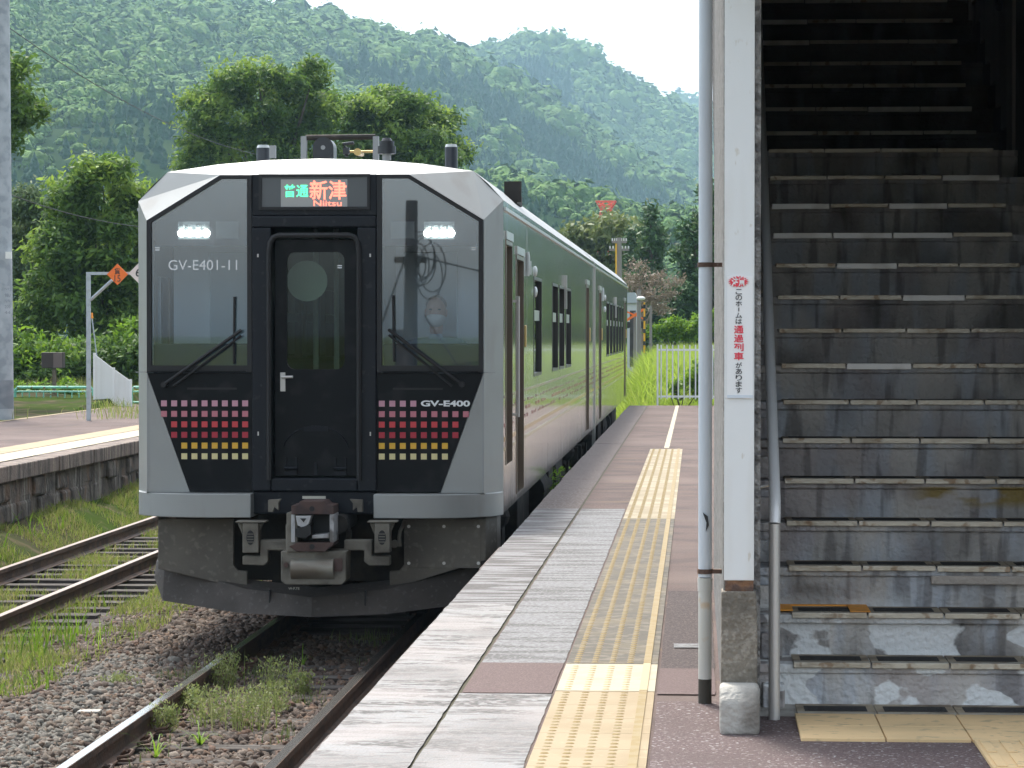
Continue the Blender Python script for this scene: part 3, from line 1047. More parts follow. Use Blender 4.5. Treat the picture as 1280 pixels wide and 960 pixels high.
# silver wedges beside the lower mask
for s in (1, -1):
    MB().prism([(CX + s * 1.292, .236), (CX + s * 1.292, 1.146), (CX + s * .963, .236)], 'y', FY, FY + .03).build('nose_wedge', M_silver, car)
# seams of the front corner
for s in (1, -1):
    MB().box(CX + s * 1.283, CX + s * 1.292, FY - .003, FY + .02, .24, 1.145).box(CX + s * 1.293, CX + s * 1.38, FY + .0, FY + .008, 1.150, 1.156).build('seam', M_grey, car)
# bumper wings
for s in (1, -1):
    mb = MB()
    po = [(s * .468, 21.66), (s * .76, 21.64), (s * .94, 21.655), (s * 1.10, 21.70), (s * 1.22, 21.775), (s * 1.33, 21.87), (s * 1.39, 21.99), (s * 1.422, 22.16), (s * .468, 22.16)]
    mb.prism([(CX + x, y) for x, y in po], 'z', .05, .232)
    mb.build('bumper_wing', M_silver, car, smooth=True, bevel=.006)

# black mask with real openings
BW = {}
IN = [(1.255, 1.205), (1.255, 2.298), (.715, 2.628), (.515, 2.628), (.515, 1.205)]
OUT = [(1.289, 1.152), (1.289, 2.312), (.724, 2.655), (.48, 2.655), (.48, 1.152)]
for s, nm in ((-1, 'l'), (1, 'r')):
    mb = MB()
    for i in range(5):
        j = (i + 1) % 5
        mb.prism([(CX + s * OUT[i][0], OUT[i][1]), (CX + s * OUT[j][0], OUT[j][1]), (CX + s * IN[j][0], IN[j][1]), (CX + s * IN[i][0], IN[i][1])], 'y', FY - .022, FY + .03)
    w = mb.build('windscreen', M_rubber, car)
    MB().prism([(CX + s * x, z) for x, z in IN], 'y', FY + .002, FY + .008).build('pane', M_glass, w)
    lo = MB()
    lo.prism([(CX + s * 1.287, 1.144), (CX + s * .962, .240), (CX + s * .48, .240), (CX + s * .48, 1.148)], 'y', FY - .006, FY + .03)
    lo.box(CX + s * .52, CX + s * 1.255, FY - .03, FY - .022, 1.155, 1.165)
    mk_ = lo.build('lower_mask', M_mask, car)
    # vent slot
    MB().box(CX + s * .60, CX + s * .98, FY - .010, FY - .0065, 1.02, 1.035).build('slot', M_rubber, mk_)
# centre column, display, door portal
cm = MB()
cm.box(CX - .478, CX - .33, FY - .03, FY + .3, .245, 2.255)
cm.box(CX + .33, CX + .478, FY - .03, FY + .3, .245, 2.255)
cm.box(CX - .478, CX + .478, FY - .03, FY + .3, 2.257, 2.345)
cm.box(CX - .33, CX + .33, FY - .03, FY + .3, .245, .345)
cm.box(CX - .478, CX + .478, FY - .006, FY + .3, .07, .243)
por = cm.build('door_portal', M_maskm, car, bevel=.012)
cr = MB()
cr.tube([(CX - .345, FY - .04, .33), (CX - .345, FY - .04, 2.08), (CX - .335, FY - .04, 2.14), (CX - .31, FY - .04, 2.18), (CX - .27, FY - .04, 2.195), (CX + .27, FY - .04, 2.195),
         (CX + .31, FY - .04, 2.18), (CX + .335, FY - .04, 2.14), (CX + .345, FY - .04, 2.08), (CX + .345, FY - .04, .33)], .022, 8)
cr.build('portal_seal', M_rubber, por, smooth=True)
bits = MB()
for s in (1, -1):
    bits.box(CX + s * .43 - .006, CX + s * .43 + .006, FY - .034, FY - .03, 2.03, 2.055).box(CX + s * .43 - .005, CX + s * .43 + .005, FY - .034, FY - .03, .67, .70)
bits.build('latch', M_steel_dull, por)
MB().box(CX - .478, CX + .478, FY - .012, FY + .3, 2.347, 2.66).build('display_surround', M_maskm, car, bevel=.006)
# end door
dr = MB()
d0, d1 = .36, 2.165
wx, wz0, wz1 = .222, 1.175, 2.07
yd = FY + .06
dr.box(CX - .315, CX - wx, yd, yd + .04, d0, d1).box(CX + wx, CX + .315, yd, yd + .04, d0, d1).box(CX - wx, CX + wx, yd, yd + .04, d0, wz0).box(CX - wx, CX + wx, yd, yd + .04, wz1, d1)
for sx in (1, -1):
    for zc, sz in ((wz0, 1), (wz1, -1)):
        arc = [(CX + sx * wx, zc)] + [(CX + sx * (wx - .06 + .06 * math.cos(t)), zc + sz * (.06 - .06 * math.sin(t))) for t in np.linspace(0, math.pi / 2, 6)]
        dr.prism(arc, 'y', yd, yd + .04)
ed = dr.build('end_door', M_mask, car)
MB().box(CX - wx - .01, CX + wx + .01, yd + .022, yd + .03, wz0 - .01, wz1 + .01).build('pane', glass('door_glass', (.72, .8, .74), 1.5), ed)
h = MB()
hx, hz = fp(352, 478)
h.box(hx - .018, hx + .022, yd - .012, yd, hz - .07, hz + .075)
h.tube([(hx + .0, yd - .012, hz + .04), (hx, yd - .045, hz + .04), (hx + .085, yd - .045, hz + .042)], .011, 8)
h.build('door_handle', M_steel_dull, ed, bevel=.003)
for s in (1, -1):
    ft = MB()
    ft.box(CX + s * .19 - .05, CX + s * .19 + .05, yd - .03, yd, .365, .39).cyl((CX + s * .19 - .05, yd - .03, .42), (CX + s * .19 + .05, yd - .03, .42), .012, 8)
    ft.box(CX + s * .19 - .045, CX + s * .19 - .033, yd - .02, yd, .39, .50).box(CX + s * .19 + .033, CX + s * .19 + .045, yd - .02, yd, .39, .50)
    ft.build('hinge', M_maskm, ed)
MB().box(CX - .01, CX + .01, yd - .02, yd, .36, .46).build('door_bolt', M_maskm, ed)
ar = MB()
ar.tube([(CX + .24 * math.cos(t) * 1.05, yd - .004, .55 + .19 * math.sin(t)) for t in np.linspace(.15, math.pi - .15, 16)], .006, 6)
ar.box(CX - .09, CX + .09, yd - .012, yd, .70, .735)
ar.build('step_plate', M_maskm, ed)

# destination display
dx0, dz1 = fp(324, 218)
dx1, dz0 = fp(463, 262)
dd = MB()
yD = FY - .03
for (a_, b_, c_, d_) in ((dx0, dx1, dz0, dz0 + .022), (dx0, dx1, dz1 - .022, dz1), (dx0, dx0 + .022, dz0 + .022, dz1 - .022), (dx1 - .022, dx1, dz0 + .022, dz1 - .022)):
    dd.box(a_, b_, yD, FY - .0125, c_, d_)
disp = dd.build('destination_display', M_rubber, car)
MB().box(dx0 + .022, dx1 - .022, FY - .0165, FY - .0125, dz0 + .022, dz1 - .022).build('display_back', M_ledb, disp)
lx0, lz1 = fp(351.5, 224.5)
lx1, lz0 = fp(434.5, 259)
MB().box(lx0, lx1, FY - .019, FY - .0168, lz0, lz1).build('led_panel', M_ledp, disp)
def wr(txt, x0, y0, x1, y1, m, nm, parent, Y, bold=0.):
    p0, p1 = fp(x0, y0, Y), fp(x1, y1, Y)
    mb = MB()
    writing(mb, txt, p0[0], p1[0], p1[1], p0[1], Y, bold)
    return mb.build(nm, m, parent)
YT = FY - .0205
wr('普通', 355, 230.5, 385.5, 246.5, M_ledg, 'green_writing', disp, YT, .014)
wr('新津', 387, 225.5, 433, 249.5, M_ledr, 'red_writing', disp, YT, .014)
wr('Niitsu', 392, 250.5, 427, 257.5, M_ledr, 'red_writing', disp, YT, .005)

# cab interior
for s in (1, -1):
    MB().box(CX + s * .50, CX + s * 1.3, 23.0, 23.04, .2, 2.44).build('cab_wall', M_cab, car)
MB().box(CX - .5, CX - .47, FY + .32, 22.99, .2, 2.44).box(CX + .47, CX + .5, FY + .32, 22.99, .2, 2.44).build('cab_partition', Mt('passage_wall', (.4, .43, .4), rough=.6), car)
for s in (1, -1):
    MB().prism([(CX + s * .515, 2.115), (CX + s * 1.238, 2.115), (CX + s * 1.238, 2.296), (CX + s * .714, 2.626), (CX + s * .515, 2.626)], 'y', FY + .05, FY + .09).build('visor_panel', M_visor, car)
    MB().box(CX + s * .515, CX + s * 1.26, FY + .09, FY + .4, 1.0, 1.37).build('desk', M_dash, car, bevel=.01)
    MB().box(CX + s * .56, CX + s * 1.0, FY + 1.13, FY + 1.165, 1.35, 2.1).build('cab_cabinet', Mt('cabinet_grey', (.5, .57, .6), rough=.5), car, bevel=.01)
MB().cyl((CX - .14, FY + .6, 1.86), (CX - .14, FY + .62, 1.86), .16, 24).build('round_mirror', M_cab, car, smooth=True)
gb = MB()
for xx in (-.2, -.03):
    gb.cyl((CX + xx, 23.4, .3), (CX + xx, 23.4, 2.4), .022, 10)
gb.build('grab_pole', M_cab, car, smooth=True)
MB().box(CX + .02, CX + .32, 33.5, 33.6, .3, 1.9).build('saloon_door', M_seat, car)

# headlights: four-lens rows, the lower one lit; mesh panels beside them
for s in (-1, 1):
    xa, xb = (222.5, 262) if s < 0 else (530, 568)
    hl = MB()
    p0, p1 = fp(xa, 277, FY + .05), fp(xb, 299, FY + .05)
    hl.box(p0[0], p1[0], FY + .044, FY + .05, p1[1], p0[1])
    o = hl.build('headlight', M_meshp, car)
    for rowi, (zc, m) in enumerate(((283, M_lens), (291.5, M_lamp))):
        le = MB()
        for k in range(4):
            cxp = xa + 4.5 + k * (xb - xa - 9) / 3
            c = fp(cxp, zc, FY + .04)
            le.ball((c[0], FY + .043, c[1]), .03 if rowi else .022, 10, 8, (1.05, .4, .92))
        le.build('lit_lens' if rowi else 'lens', m, o, smooth=True)
    ma, mb_ = (270, 298) if s < 0 else (488.5, 518)
    p0, p1 = fp(ma, 277, FY + .05), fp(mb_, 298, FY + .05)
    ms = MB()
    nx_, nz_ = 17, 13
    for i in range(nx_):
        for k in range(nz_):
            w_ = (p1[0] - p0[0]) / nx_
            hh = (p0[1] - p1[1]) / nz_
            if (i + k) % 2 == 0:
                ms.box(p0[0] + i * w_, p0[0] + (i + 1) * w_, FY + .047, FY + .0495, p1[1] + k * hh, p1[1] + (k + 1) * hh)
    ms.build('mesh_panel', M_meshp, car)
# numbers
wr('GV-E401-11', 210.5, 325, 296.5, 337.5, M_wtext, 'number_lettering', car, FY - .001)
wr('GV-E400', 526, 500.5, 587.5, 508.2, M_wtext, 'type_lettering', car, FY - .008, .035)
tk = MB()
for (x_, y_) in ((196.5, 311), (423, 333), (592, 310.5)):
    for dy in (-1.2, 1.4):
        p = fp(x_, y_ + dy)
        tk.box(p[0] - .018, p[0] + .018, FY + (-.001 if x_ != 423 else .07), FY + (.001 if x_ != 423 else .072), p[1] - .004, p[1] + .004)
tk.build('tick_mark', M_wtext, car)
# squares
rows = ((504.2, 'rose', 9, 4), (517.3, 'pink', 9, 9), (530.4, 'red', 8, 8), (543.5, 'crimson', 8, 8), (557, 'yellow', 7, 7), (570.3, 'cream', 7, 7))
for py, c, nl, nr in rows:
    for p in [fp(306.4 - k * 12.68, py, FY - .008) for k in range(nl)] + [fp(477.2 + k * 13.15, py + .4, FY - .008) for k in range(nr)]:
        MB().box(p[0] - .0225, p[0] + .0225, FY - .0085, FY - .0062, p[1] - .0225, p[1] + .0225).build(c + '_square', M_sq[c], car)
# wipers
for s, piv, tip, bl in ((-1, (206, 480.5), (303, 413), ((294, 371), (293, 455))), (1, (578, 480.5), (487, 412), ((492, 369), (493, 452)))):
    wm = MB()
    yw = FY - .05
    a_, b_ = fp(*piv), fp(*tip)
    a2 = (a_[0] + .03 * -s, a_[1] + .0)
    wm.cyl((a_[0], FY - .006, a_[1]), (a_[0], yw - .012, a_[1]), .022, 12)
    wm.tube([(a_[0], yw, a_[1]), (b_[0], yw - .02, b_[1])], .013, 8)
    wm.tube([(a_[0] + s * -.075, yw + .01, a_[1] - .012), (b_[0] - s * .0, yw - .01, b_[1] - .04)], .009, 8)
    c_, d_ = fp(*bl[0]), fp(*bl[1])
    wm.tube([(c_[0], yw + .022, c_[1]), (d_[0], yw + .022, d_[1])], .010, 8)
    wm.tube([(b_[0], yw - .02, b_[1]), ((c_[0] + d_[0]) / 2, yw + .015, b_[1] - .03)], .009, 6)
    wm.build('wiper', M_rubber, car, smooth=True)

# skirt and plough
def poly_px(pts, Y):
    return [fp(px, py, Y) for px, py in pts]
YS = 21.93
sk = MB()
sk2 = MB()
sk.prism(poly_px([(210, 648.5), (292, 648.5), (292, 706), (297, 713), (309, 714), (309, 737), (197.5, 711), (197.5, 650)], YS), 'y', YS, YS + .04)
sk2.prism(poly_px([(505, 648.5), (607, 648.5), (607, 700), (487, 737), (487, 714), (499, 713), (505, 706)], YS), 'y', YS, YS + .04)
x1, z1 = fp(197.5, 650, YS)
xr, zr = fp(607, 650, YS)
sk.prism([(x1, YS), (x1 - .02, YS + .35), (x1 + .03, YS + .35), (x1 + .03, YS + .041)], 'z', -.33, .045)
sk2.prism([(xr - .0005, YS), (xr - .0005, YS + .0405), (xr + .04, YS + .45), (xr + .085, YS + .45), (xr + .075, YS + .2)], 'z', -.30, .045)
sk.build('skirt_panel', M_skirt, car, bevel=.006)
sko = sk2.build('skirt_panel', M_skirt, car, bevel=.006)
pb = MB()
pb.box(*[fp(508, 0, YS - .004)[0], fp(601, 0, YS - .004)[0]], YS - .006, YS - .0005, fp(0, 707, YS)[1], fp(0, 655, YS)[1])
pb.build('access_panel', M_skirt, sko, bevel=.003)
bo = MB()
for px in (511, 555, 598):
    for py in (658, 704):
        p = fp(px, py, YS - .006)
        bo.cyl((p[0], YS - .012, p[1]), (p[0], YS - .006, p[1]), .013, 8)
bo.build('bolt', M_steel_dull, sko)
# plough: V in plan, five facets
pw = MB()
plan = [(-1.33, 22.30), (-1.22, 22.06), (-.56, 21.76), (0, 21.60), (.56, 21.76), (1.22, 22.06), (1.33, 22.30)]
ztop = [-.345, -.345, -.50, -.555, -.50, -.345, -.345]
zbot = [-.46, -.62, -.685, -.695, -.685, -.62, -.46]
for i in range(6):
    (xa, ya), (xb, yb) = plan[i], plan[i + 1]
    A = (CX + xa, ya, zbot[i]); B = (CX + xb, yb, zbot[i + 1])
    C_ = (CX + xb, yb + .08, ztop[i + 1]); D = (CX + xa, ya + .08, ztop[i])
    sh = Vector((0, .05, 0))
    V = [Vector(p) for p in (A, B, C_, D)]
    V = V + [v + sh for v in V]
    pw.add(V, [(0, 1, 2, 3), (7, 6, 5, 4), (0, 4, 5, 1), (1, 5, 6, 2), (2, 6, 7, 3), (3, 7, 4, 0)])
pwo = pw.build('plough', M_plow, car)
lip = MB()
for i in range(6):
    (xa, ya), (xb, yb) = plan[i], plan[i + 1]
    lip.quad((CX + xa, ya + .085, ztop[i] + .002), (CX + xb, yb + .085, ztop[i + 1] + .002), (CX + xb, max(yb + .3, 22.0), ztop[i + 1] + .05), (CX + xa, max(ya + .3, 22.0), ztop[i] + .05))
lip.build('plough_top', M_plow, pwo)
ln = MB()
for px in (337, 456.5):
    p = fp(px, 730, 21.75)
    ln.box(p[0] - .005, p[0] + .005, 21.742, 21.80, -.685, -.505)
ln.build('plough_joint', M_rubber, pwo)
wl = MB()
writing(wl, 'W-P.TE', *sorted((fp(361, 0, 21.72)[0], fp(375, 0, 21.72)[0])), fp(0, 734, 21.72)[1], fp(0, 731, 21.72)[1], 21.652, .02)
wl.build('chalk_mark', M_label, pwo)
MB().box(CX - 1.2, CX + 1.2, 22.55, 22.6, -.5, .05).build('bulkhead', M_under, car)

# coupler group
cg = MB()
YC = 21.35
def cpoly(pts, y0, y1, mb):
    mb.prism(poly_px(pts, y0), 'y', y0, y1)
    return mb
body = MB()
cpoly([(358, 641), (372, 641), (372, 690), (358, 690)], YC + .02, 22.3, body)
cpoly([(357, 656), (366, 650), (366, 690), (357, 690)], YC + .05, 22.0, body)
co = body.build('coupler', M_ctan, car, bevel=.006)
tp = MB()
cpoly([(364, 632), (372, 631), (375, 626.5), (405, 626.5), (409, 631), (417, 632), (417, 643), (364, 643)], YC, YC + .3, tp)
tp.build('coupler_plate', M_cbrown, co, bevel=.005)
tp = MB()
cpoly([(361, 683), (372, 678), (417, 678), (417, 682), (411, 685), (407, 689.5), (370, 689.5), (366, 686)], YC, YC + .3, tp)
tp.build('coupler_plate', M_cbrown, co, bevel=.005)
rg = MB()
cpoly([(412, 643), (417.5, 643), (417.5, 678), (412, 678)], YC, YC + .28, rg)
cpoly([(390, 669), (411.8, 667), (411.8, 673), (390, 673)], YC + .0, YC + .2, rg)
cpoly([(364, 643), (369, 643), (369, 678), (364, 678)], YC + .005, YC + .28, rg)
cpoly([(369.5, 645), (389, 645), (386, 655), (379, 660), (372, 657)], YC - .03, YC + .1, rg)
rg.build('coupler_face', M_cwhite, co, bevel=.004)
ck = MB()
cpoly([(369.2, 661), (388, 656), (389, 668), (382, 673), (369.2, 671)], YC - .05, YC + .15, ck)
cpoly([(388.5, 643.2), (411.5, 643.2), (411.5, 677.8), (369.2, 677.8), (369.2, 672)], YC + .19, YC + .22, ck)
cpoly([(375, 648), (383, 648), (379.5, 653)], YC - .0325, YC - .0305, ck)
for (px, py) in ((390, 636), (390, 683.5)):
    p = fp(px, py, YC)
    ck.cyl((p[0], YC - .003, p[1]), (p[0], YC + .01, p[1]), .02, 14)
ck.build('coupler_recess', M_rubber, co, bevel=.004)
cyl_ = MB()
p = fp(424, 655, YC + .3)
cyl_.cyl((p[0], YC + .25, p[1]), (p[0], YC + .9, p[1]), .07, 14)
p = fp(431, 665, YC + .3)
cyl_.tube([(p[0], YC + .3, p[1] + .1), (p[0] + .03, YC + .32, p[1]), (p[0] + .01, YC + .4, p[1] - .12)], .022, 8)
cyl_.build('hose', M_under, co, smooth=True)
ebx = MB()
YE = YC + .04
cpoly([(351, 689), (433, 689), (432, 726), (427, 731), (357, 731), (351, 726)], YE, YE + .3, ebx)
eo = ebx.build('jumper_box', M_ctan, co, bevel=.008)
dm = MB()
pa, pb_ = fp(364, 711, YE), fp(417, 711, YE)
V = []
dm.cyl((pa[0], YE + .035, pa[1]), (pb_[0], YE + .035, pa[1]), .085, 24)
dm.build('drum', M_drum, eo, smooth=True)
nb2 = MB()
p0, p1 = fp(418, 698, YE), fp(428, 714, YE)
nb2.box(p0[0], p1[0], YE - .006, YE, p1[1], p0[1])
p = fp(358, 706, YE)
nb2.cyl((p[0], YE - .02, p[1]), (p[0], YE, p[1]), .018, 12)
nb2.build('name_plate', M_cbrown, eo)
arm = MB()
YA = 21.55
cpoly([(325, 675), (360, 675), (360, 688), (335, 688), (335, 702), (330, 707), (303, 706), (303, 695), (325, 695)], YA, YA + .12, arm)
arm.build('coupler_arm', M_ctan, car, bevel=.008)
arm = MB()
cpoly([(430, 675), (465, 675), (465, 695), (487, 695), (487, 707), (461, 707), (455, 702), (455, 688), (430, 688)], YA, YA + .12, arm)
ao = arm.build('coupler_arm', M_ctan, car, bevel=.008)
for (xa, xb) in ((303, 323), (468, 487)):
    bk = MB()
    cpoly([(xa, 654), (xb, 654), (xb, 691), (xa, 691)], YA - .05, YA + .1, bk)
    cpoly([(xa - 6, 654), (xa - .3, 654), (xa - .3, 668)], YA, YA + .05, bk)
    cpoly([(xb + .3, 654), (xb + 6, 654), (xb + .3, 668)], YA, YA + .05, bk)
    cpoly([(xa - 9, 651.5), (xb + 9, 651.5), (xb + 9, 653.5), (xa - 9, 653.5)], YA - .06, YA + .1, bk)
    bo_ = bk.build('step_bracket', M_ctan, car, bevel=.005)
    c = fp((xa + xb) / 2, 672, YA - .05)
    gv = MB()
    gv.prism([(c[0] + .03 * math.cos(t), c[1] + .055 * math.sin(t)) for t in np.linspace(0, 2 * math.pi, 17)[:-1]], 'y', YA - .054, YA - .0505)
    gv.build('grille', M_rubber, bo_)
    gl = MB()
    for k in range(4):
        gl.box(c[0] - .024, c[0] + .024, YA - .058, YA - .0545, c[1] - .036 + k * .02, c[1] - .03 + k * .02)
    gl.build('grille_bar', M_ctan, bo_)
for pts in ([(335, 625), (351, 624), (348, 629), (348, 638), (343, 634), (341, 640), (335, 640)], [(437, 624), (453, 625), (453, 640), (447, 640), (446, 634), (441, 638), (441, 629)]):
    gu = MB()
    cpoly(pts, 21.60, 21.66, gu)
    gu.build('gusset', M_ctan, car, bevel=.003)
lv = MB()
pts_ = [(506, 650), (503, 658), (500, 664), (499, 672), (500, 683)]
lv.tube([(fp(x_, y_, 21.8)[0], 21.8, fp(x_, y_, 21.8)[1]) for x_, y_ in pts_], .014, 8)
p = fp(493, 680, 21.8)
lv.cyl((p[0], 21.78, p[1]), (p[0], 21.84, p[1]), .03, 12)
lv.build('uncoupling_lever', M_ctan, car)
p0, p1 = fp(378, 620, FY - .01), fp(407, 623.5, FY - .01)
MB().box(p0[0], p1[0], FY - .012, FY - .0065, p1[1], p0[1]).build('label_strip', M_label, car)

# roof fittings at the front
def up(px, py, Y):
    p = at(px, py, Y)
    return (p.x, Y, p.z)
for px, pt in ((329, 182), (564, 181)):
    a_ = up(px, 205 if px > 400 else 199, 23.2)
    t_ = up(px, pt, 23.2)
    w_ = .055 if px < 400 else .052
    MB().cyl((a_[0], 23.2, a_[2] - .05), (t_[0], 23.2, t_[2] - .02), w_, 18).build('antenna', M_ant, car, smooth=True)
    MB().cyl((t_[0], 23.2, t_[2] - .019), (t_[0], 23.2, t_[2] + .004), w_ * .97, 18, w_ * .8).build('antenna_cap', M_lens, car, smooth=True)
YR = 22.9
rk = MB()
l0, l1 = up(382, 172, YR), up(469, 171, YR)
rk.tube([l0, l1], .022, 8)
rko = rk.build('horn_guard', M_under, car)
for px in (380, 470):
    ps = MB()
    q0, q1 = up(px - 3.5, 197, YR), up(px + 3.5, 170.5, YR)
    ps.box(q0[0], q1[0], YR - .03, YR + .03, q0[2] - .05, q1[2])
    ps.build('guard_post', M_grey, rko)
sp = up(404, 184.5, YR - .05)
MB().cyl((sp[0], YR - .06, sp[2]), (sp[0], YR + .16, sp[2]), .083, 22).box(sp[0] - .083, sp[0] + .083, YR - .055, YR + .15, sp[2] - .1, sp[2]).build('loudspeaker', M_beacon, car, smooth=True)
MB().cyl((sp[0], YR - .067, sp[2]), (sp[0], YR - .06, sp[2]), .018, 12).build('speaker_boss', M_grey, car)
hp = up(449, 191, YR)
MB().cyl((hp[0], YR - .12, hp[2]), (hp[0], YR + .2, hp[2]), .03, 14, .018).cyl((hp[0] - .12, YR + .05, hp[2] + .012), (hp[0] + .12, YR + .05, hp[2] + .012), .01, 8).build('horn', M_horn, car, smooth=True)
dx_ = up(433, 188, YR)
MB().tube([(dx_[0], YR, dx_[2] - .05), (dx_[0], YR, dx_[2] + .02), (dx_[0] - .03, YR, dx_[2] + .05), (dx_[0] + .06, YR, dx_[2] + .06)], .014, 8).box(dx_[0] - .025, dx_[0] + .025, YR - .03, YR + .03, dx_[2] - .03, dx_[2] + .02).build('valve', M_beacon, car)
bp = up(483.5, 186, 22.6)
MB().cyl((bp[0], 22.6, bp[2] - .09), (bp[0], 22.6, bp[2] - .03), .035, 16).build('beacon_stem', M_grey, car, smooth=True)
MB().cyl((bp[0], 22.6, bp[2] - .04), (bp[0], 22.6, bp[2] + .02), .072, 20).cyl((bp[0], 22.6, bp[2] + .02), (bp[0], 22.6, bp[2] + .06), .06, 20).cyl((bp[0], 22.6, bp[2] + .06), (bp[0], 22.6, bp[2] + .085), .045, 20, .03).build('beacon', M_beacon, car, smooth=True)
kp = up(341, 185, 23.0)
MB().box(kp[0] - .025, kp[0] + .025, 22.98, 23.02, kp[2] - .08, kp[2] + .02).build('roof_bracket', M_grey, car)
mp = up(641, 238, 25.6)
MB().box(mp[0] - .05, mp[0] + .10, 25.2, 25.24, mp[2] - .12, mp[2] + .06).box(mp[0] + .02, mp[0] + .06, 25.24, 26.0, mp[2] - .13, mp[2] - .04).build('roof_box', M_under, car)

# ------------------------------------------------------------ second car
car2 = thing('train_car', (CX, 42.35, RAILZ), 'rear silver train car coupled behind the leading car at the platform end', 'train car', 'coupled train cars')
E2 = 62.2
d3, d4 = (44.1, 45.1), (59.6, 60.6)
w2 = [(47.8 + i * 1.95, 47.8 + i * 1.95 + 1.35) for i in range(6)]
car_shell(42.35, E2, car2, [(d3[0], d3[1], .12, 2.10), (d4[0], d4[1], .12, 2.10)] + [(a_, b_, WZ0, WZ1) for a_, b_ in w2])
MB().box(CX - HW + .08, CX + HW - .08, 42.36, 42.45, .06, 2.47).build('end_wall', M_inoxd, car2)
for s in (1, -1):
    side_door(car2, *d3, .12, 2.10, s)
    side_door(car2, *d4, .12, 2.10, s)
    for w in w2:
        side_window(car2, *w, WZ0, WZ1, s)
    stripes(car2, 42.4, E2 - .05, [d3, d4], s)
bogie(car2, 45.4)
bogie(car2, 59.2)
underfloor(car2, 47.4, 57.2)
side_bits(car2, 45.6)
gw = MB()
gw.box(CX - .55, CX + .55, E1 - .02, 42.37, .2, 2.3)
gw.build('gangway', M_rubber, car2)
dnp = MB()
dnp.box(CX + HW - .03, CX + HW + .02, E1 + .0, E1 + .07, -.2, 2.42)
dnp.build('corner_post', M_inoxd, car)

# ------------------------------------------------------------ driver
dv = thing('person', (CX + .86, 22.86, .22), 'train driver in a pale blue shirt and white face mask seated behind the windscreen', 'person')
def skin_body(name, joints, edges, radii, m, parent, levels=2):
    o = origin(parent)
    me = bpy.data.meshes.new(name)
    me.from_pydata([(j[0] - o.x, j[1] - o.y, j[2] - o.z) for j in joints], edges, [])
    ob = link(name, me, m, parent)
    sk_ = ob.modifiers.new('skin', 'SKIN')
    for i, rr in enumerate(radii):
        me.skin_vertices[0].data[i].radius = rr if isinstance(rr, tuple) else (rr, rr)
    me.skin_vertices[0].data[0].use_root = True
    sk_.use_smooth_shade = True
    ss = ob.modifiers.new('smooth', 'SUBSURF')
    ss.levels = ss.render_levels = levels
    return ob
hd = at(545, 391, 22.5)
hx, hy, hz = hd.x, 22.5, hd.z
M_skin = Mt('skin', (.55, .33, .25), rough=.55)
M_shirt = Mt('pale_shirt', (.55, .66, .78), rough=.8)
M_maskw = Mt('face_mask', (.85, .88, .88), rough=.8)
M_hair = Mt('hair', (.2, .17, .15), rough=.7)
zsh = hz - .24
J = [(hx, hy + .06, .70), (hx, hy + .06, .95), (hx, hy + .05, zsh - .07), (hx, hy + .03, zsh + .035), (hx, hy + .0, zsh + .10)]
J += [(hx - .19, hy + .04, zsh - .03), (hx - .25, hy - .04, zsh - .28), (hx - .17, hy - .26, zsh - .36), (hx + .19, hy + .04, zsh - .03), (hx + .25, hy - .04, zsh - .28), (hx + .17, hy - .26, zsh - .36)]
J += [(hx - .1, hy - .38, .68), (hx - .1, hy - .4, .28), (hx + .1, hy - .38, .68), (hx + .1, hy - .4, .28)]
E_ = [(0, 1), (1, 2), (2, 3), (3, 4), (2, 5), (5, 6), (6, 7), (2, 8), (8, 9), (9, 10), (0, 11), (11, 12), (0, 13), (13, 14)]
rad = [.16, (.17, .12), (.17, .11), .06, .05, .075, .055, .04, .075, .055, .04, .085, .055, .085, .055]
skin_body('body', J, E_, rad, M_shirt, dv)
MB().ball((hx, hy, hz + .005), .1, 20, 16, (.80, 1.0, 1.22)).ball((hx, hy + .02, hz - .12), .055, 12, 8, (1, 1, 1.5)).ball((hx - .08, hy + .01, hz), .022, 8, 6, (.5, .8, 1.4)).ball((hx + .08, hy + .01, hz), .022, 8, 6, (.5, .8, 1.4)).build('head', M_skin, dv, smooth=True)
MB().ball((hx, hy + .035, hz + .062), .1, 20, 12, (.82, .95, .78)).build('hair', M_hair, dv, smooth=True)
MB().ball((hx, hy - .012, hz - .045), .1, 20, 12, (.78, 1.0, .68)).build('face_mask', M_maskw, dv, smooth=True)
ey = MB()
for s in (1, -1):
    ey.ball((hx + s * .033, hy - .090, hz + .025), .012, 8, 6, (1.2, .6, .6))
ey.build('eyes', M_black, dv, smooth=True)
sv = MB()
sv.box(hx - .2, hx + .2, 22.74, 22.8, .2, 1.3).box(hx - .22, hx + .22, 22.42, 22.8, .55, .68)
sv.build('driver_seat', M_dash, car, bevel=.04)

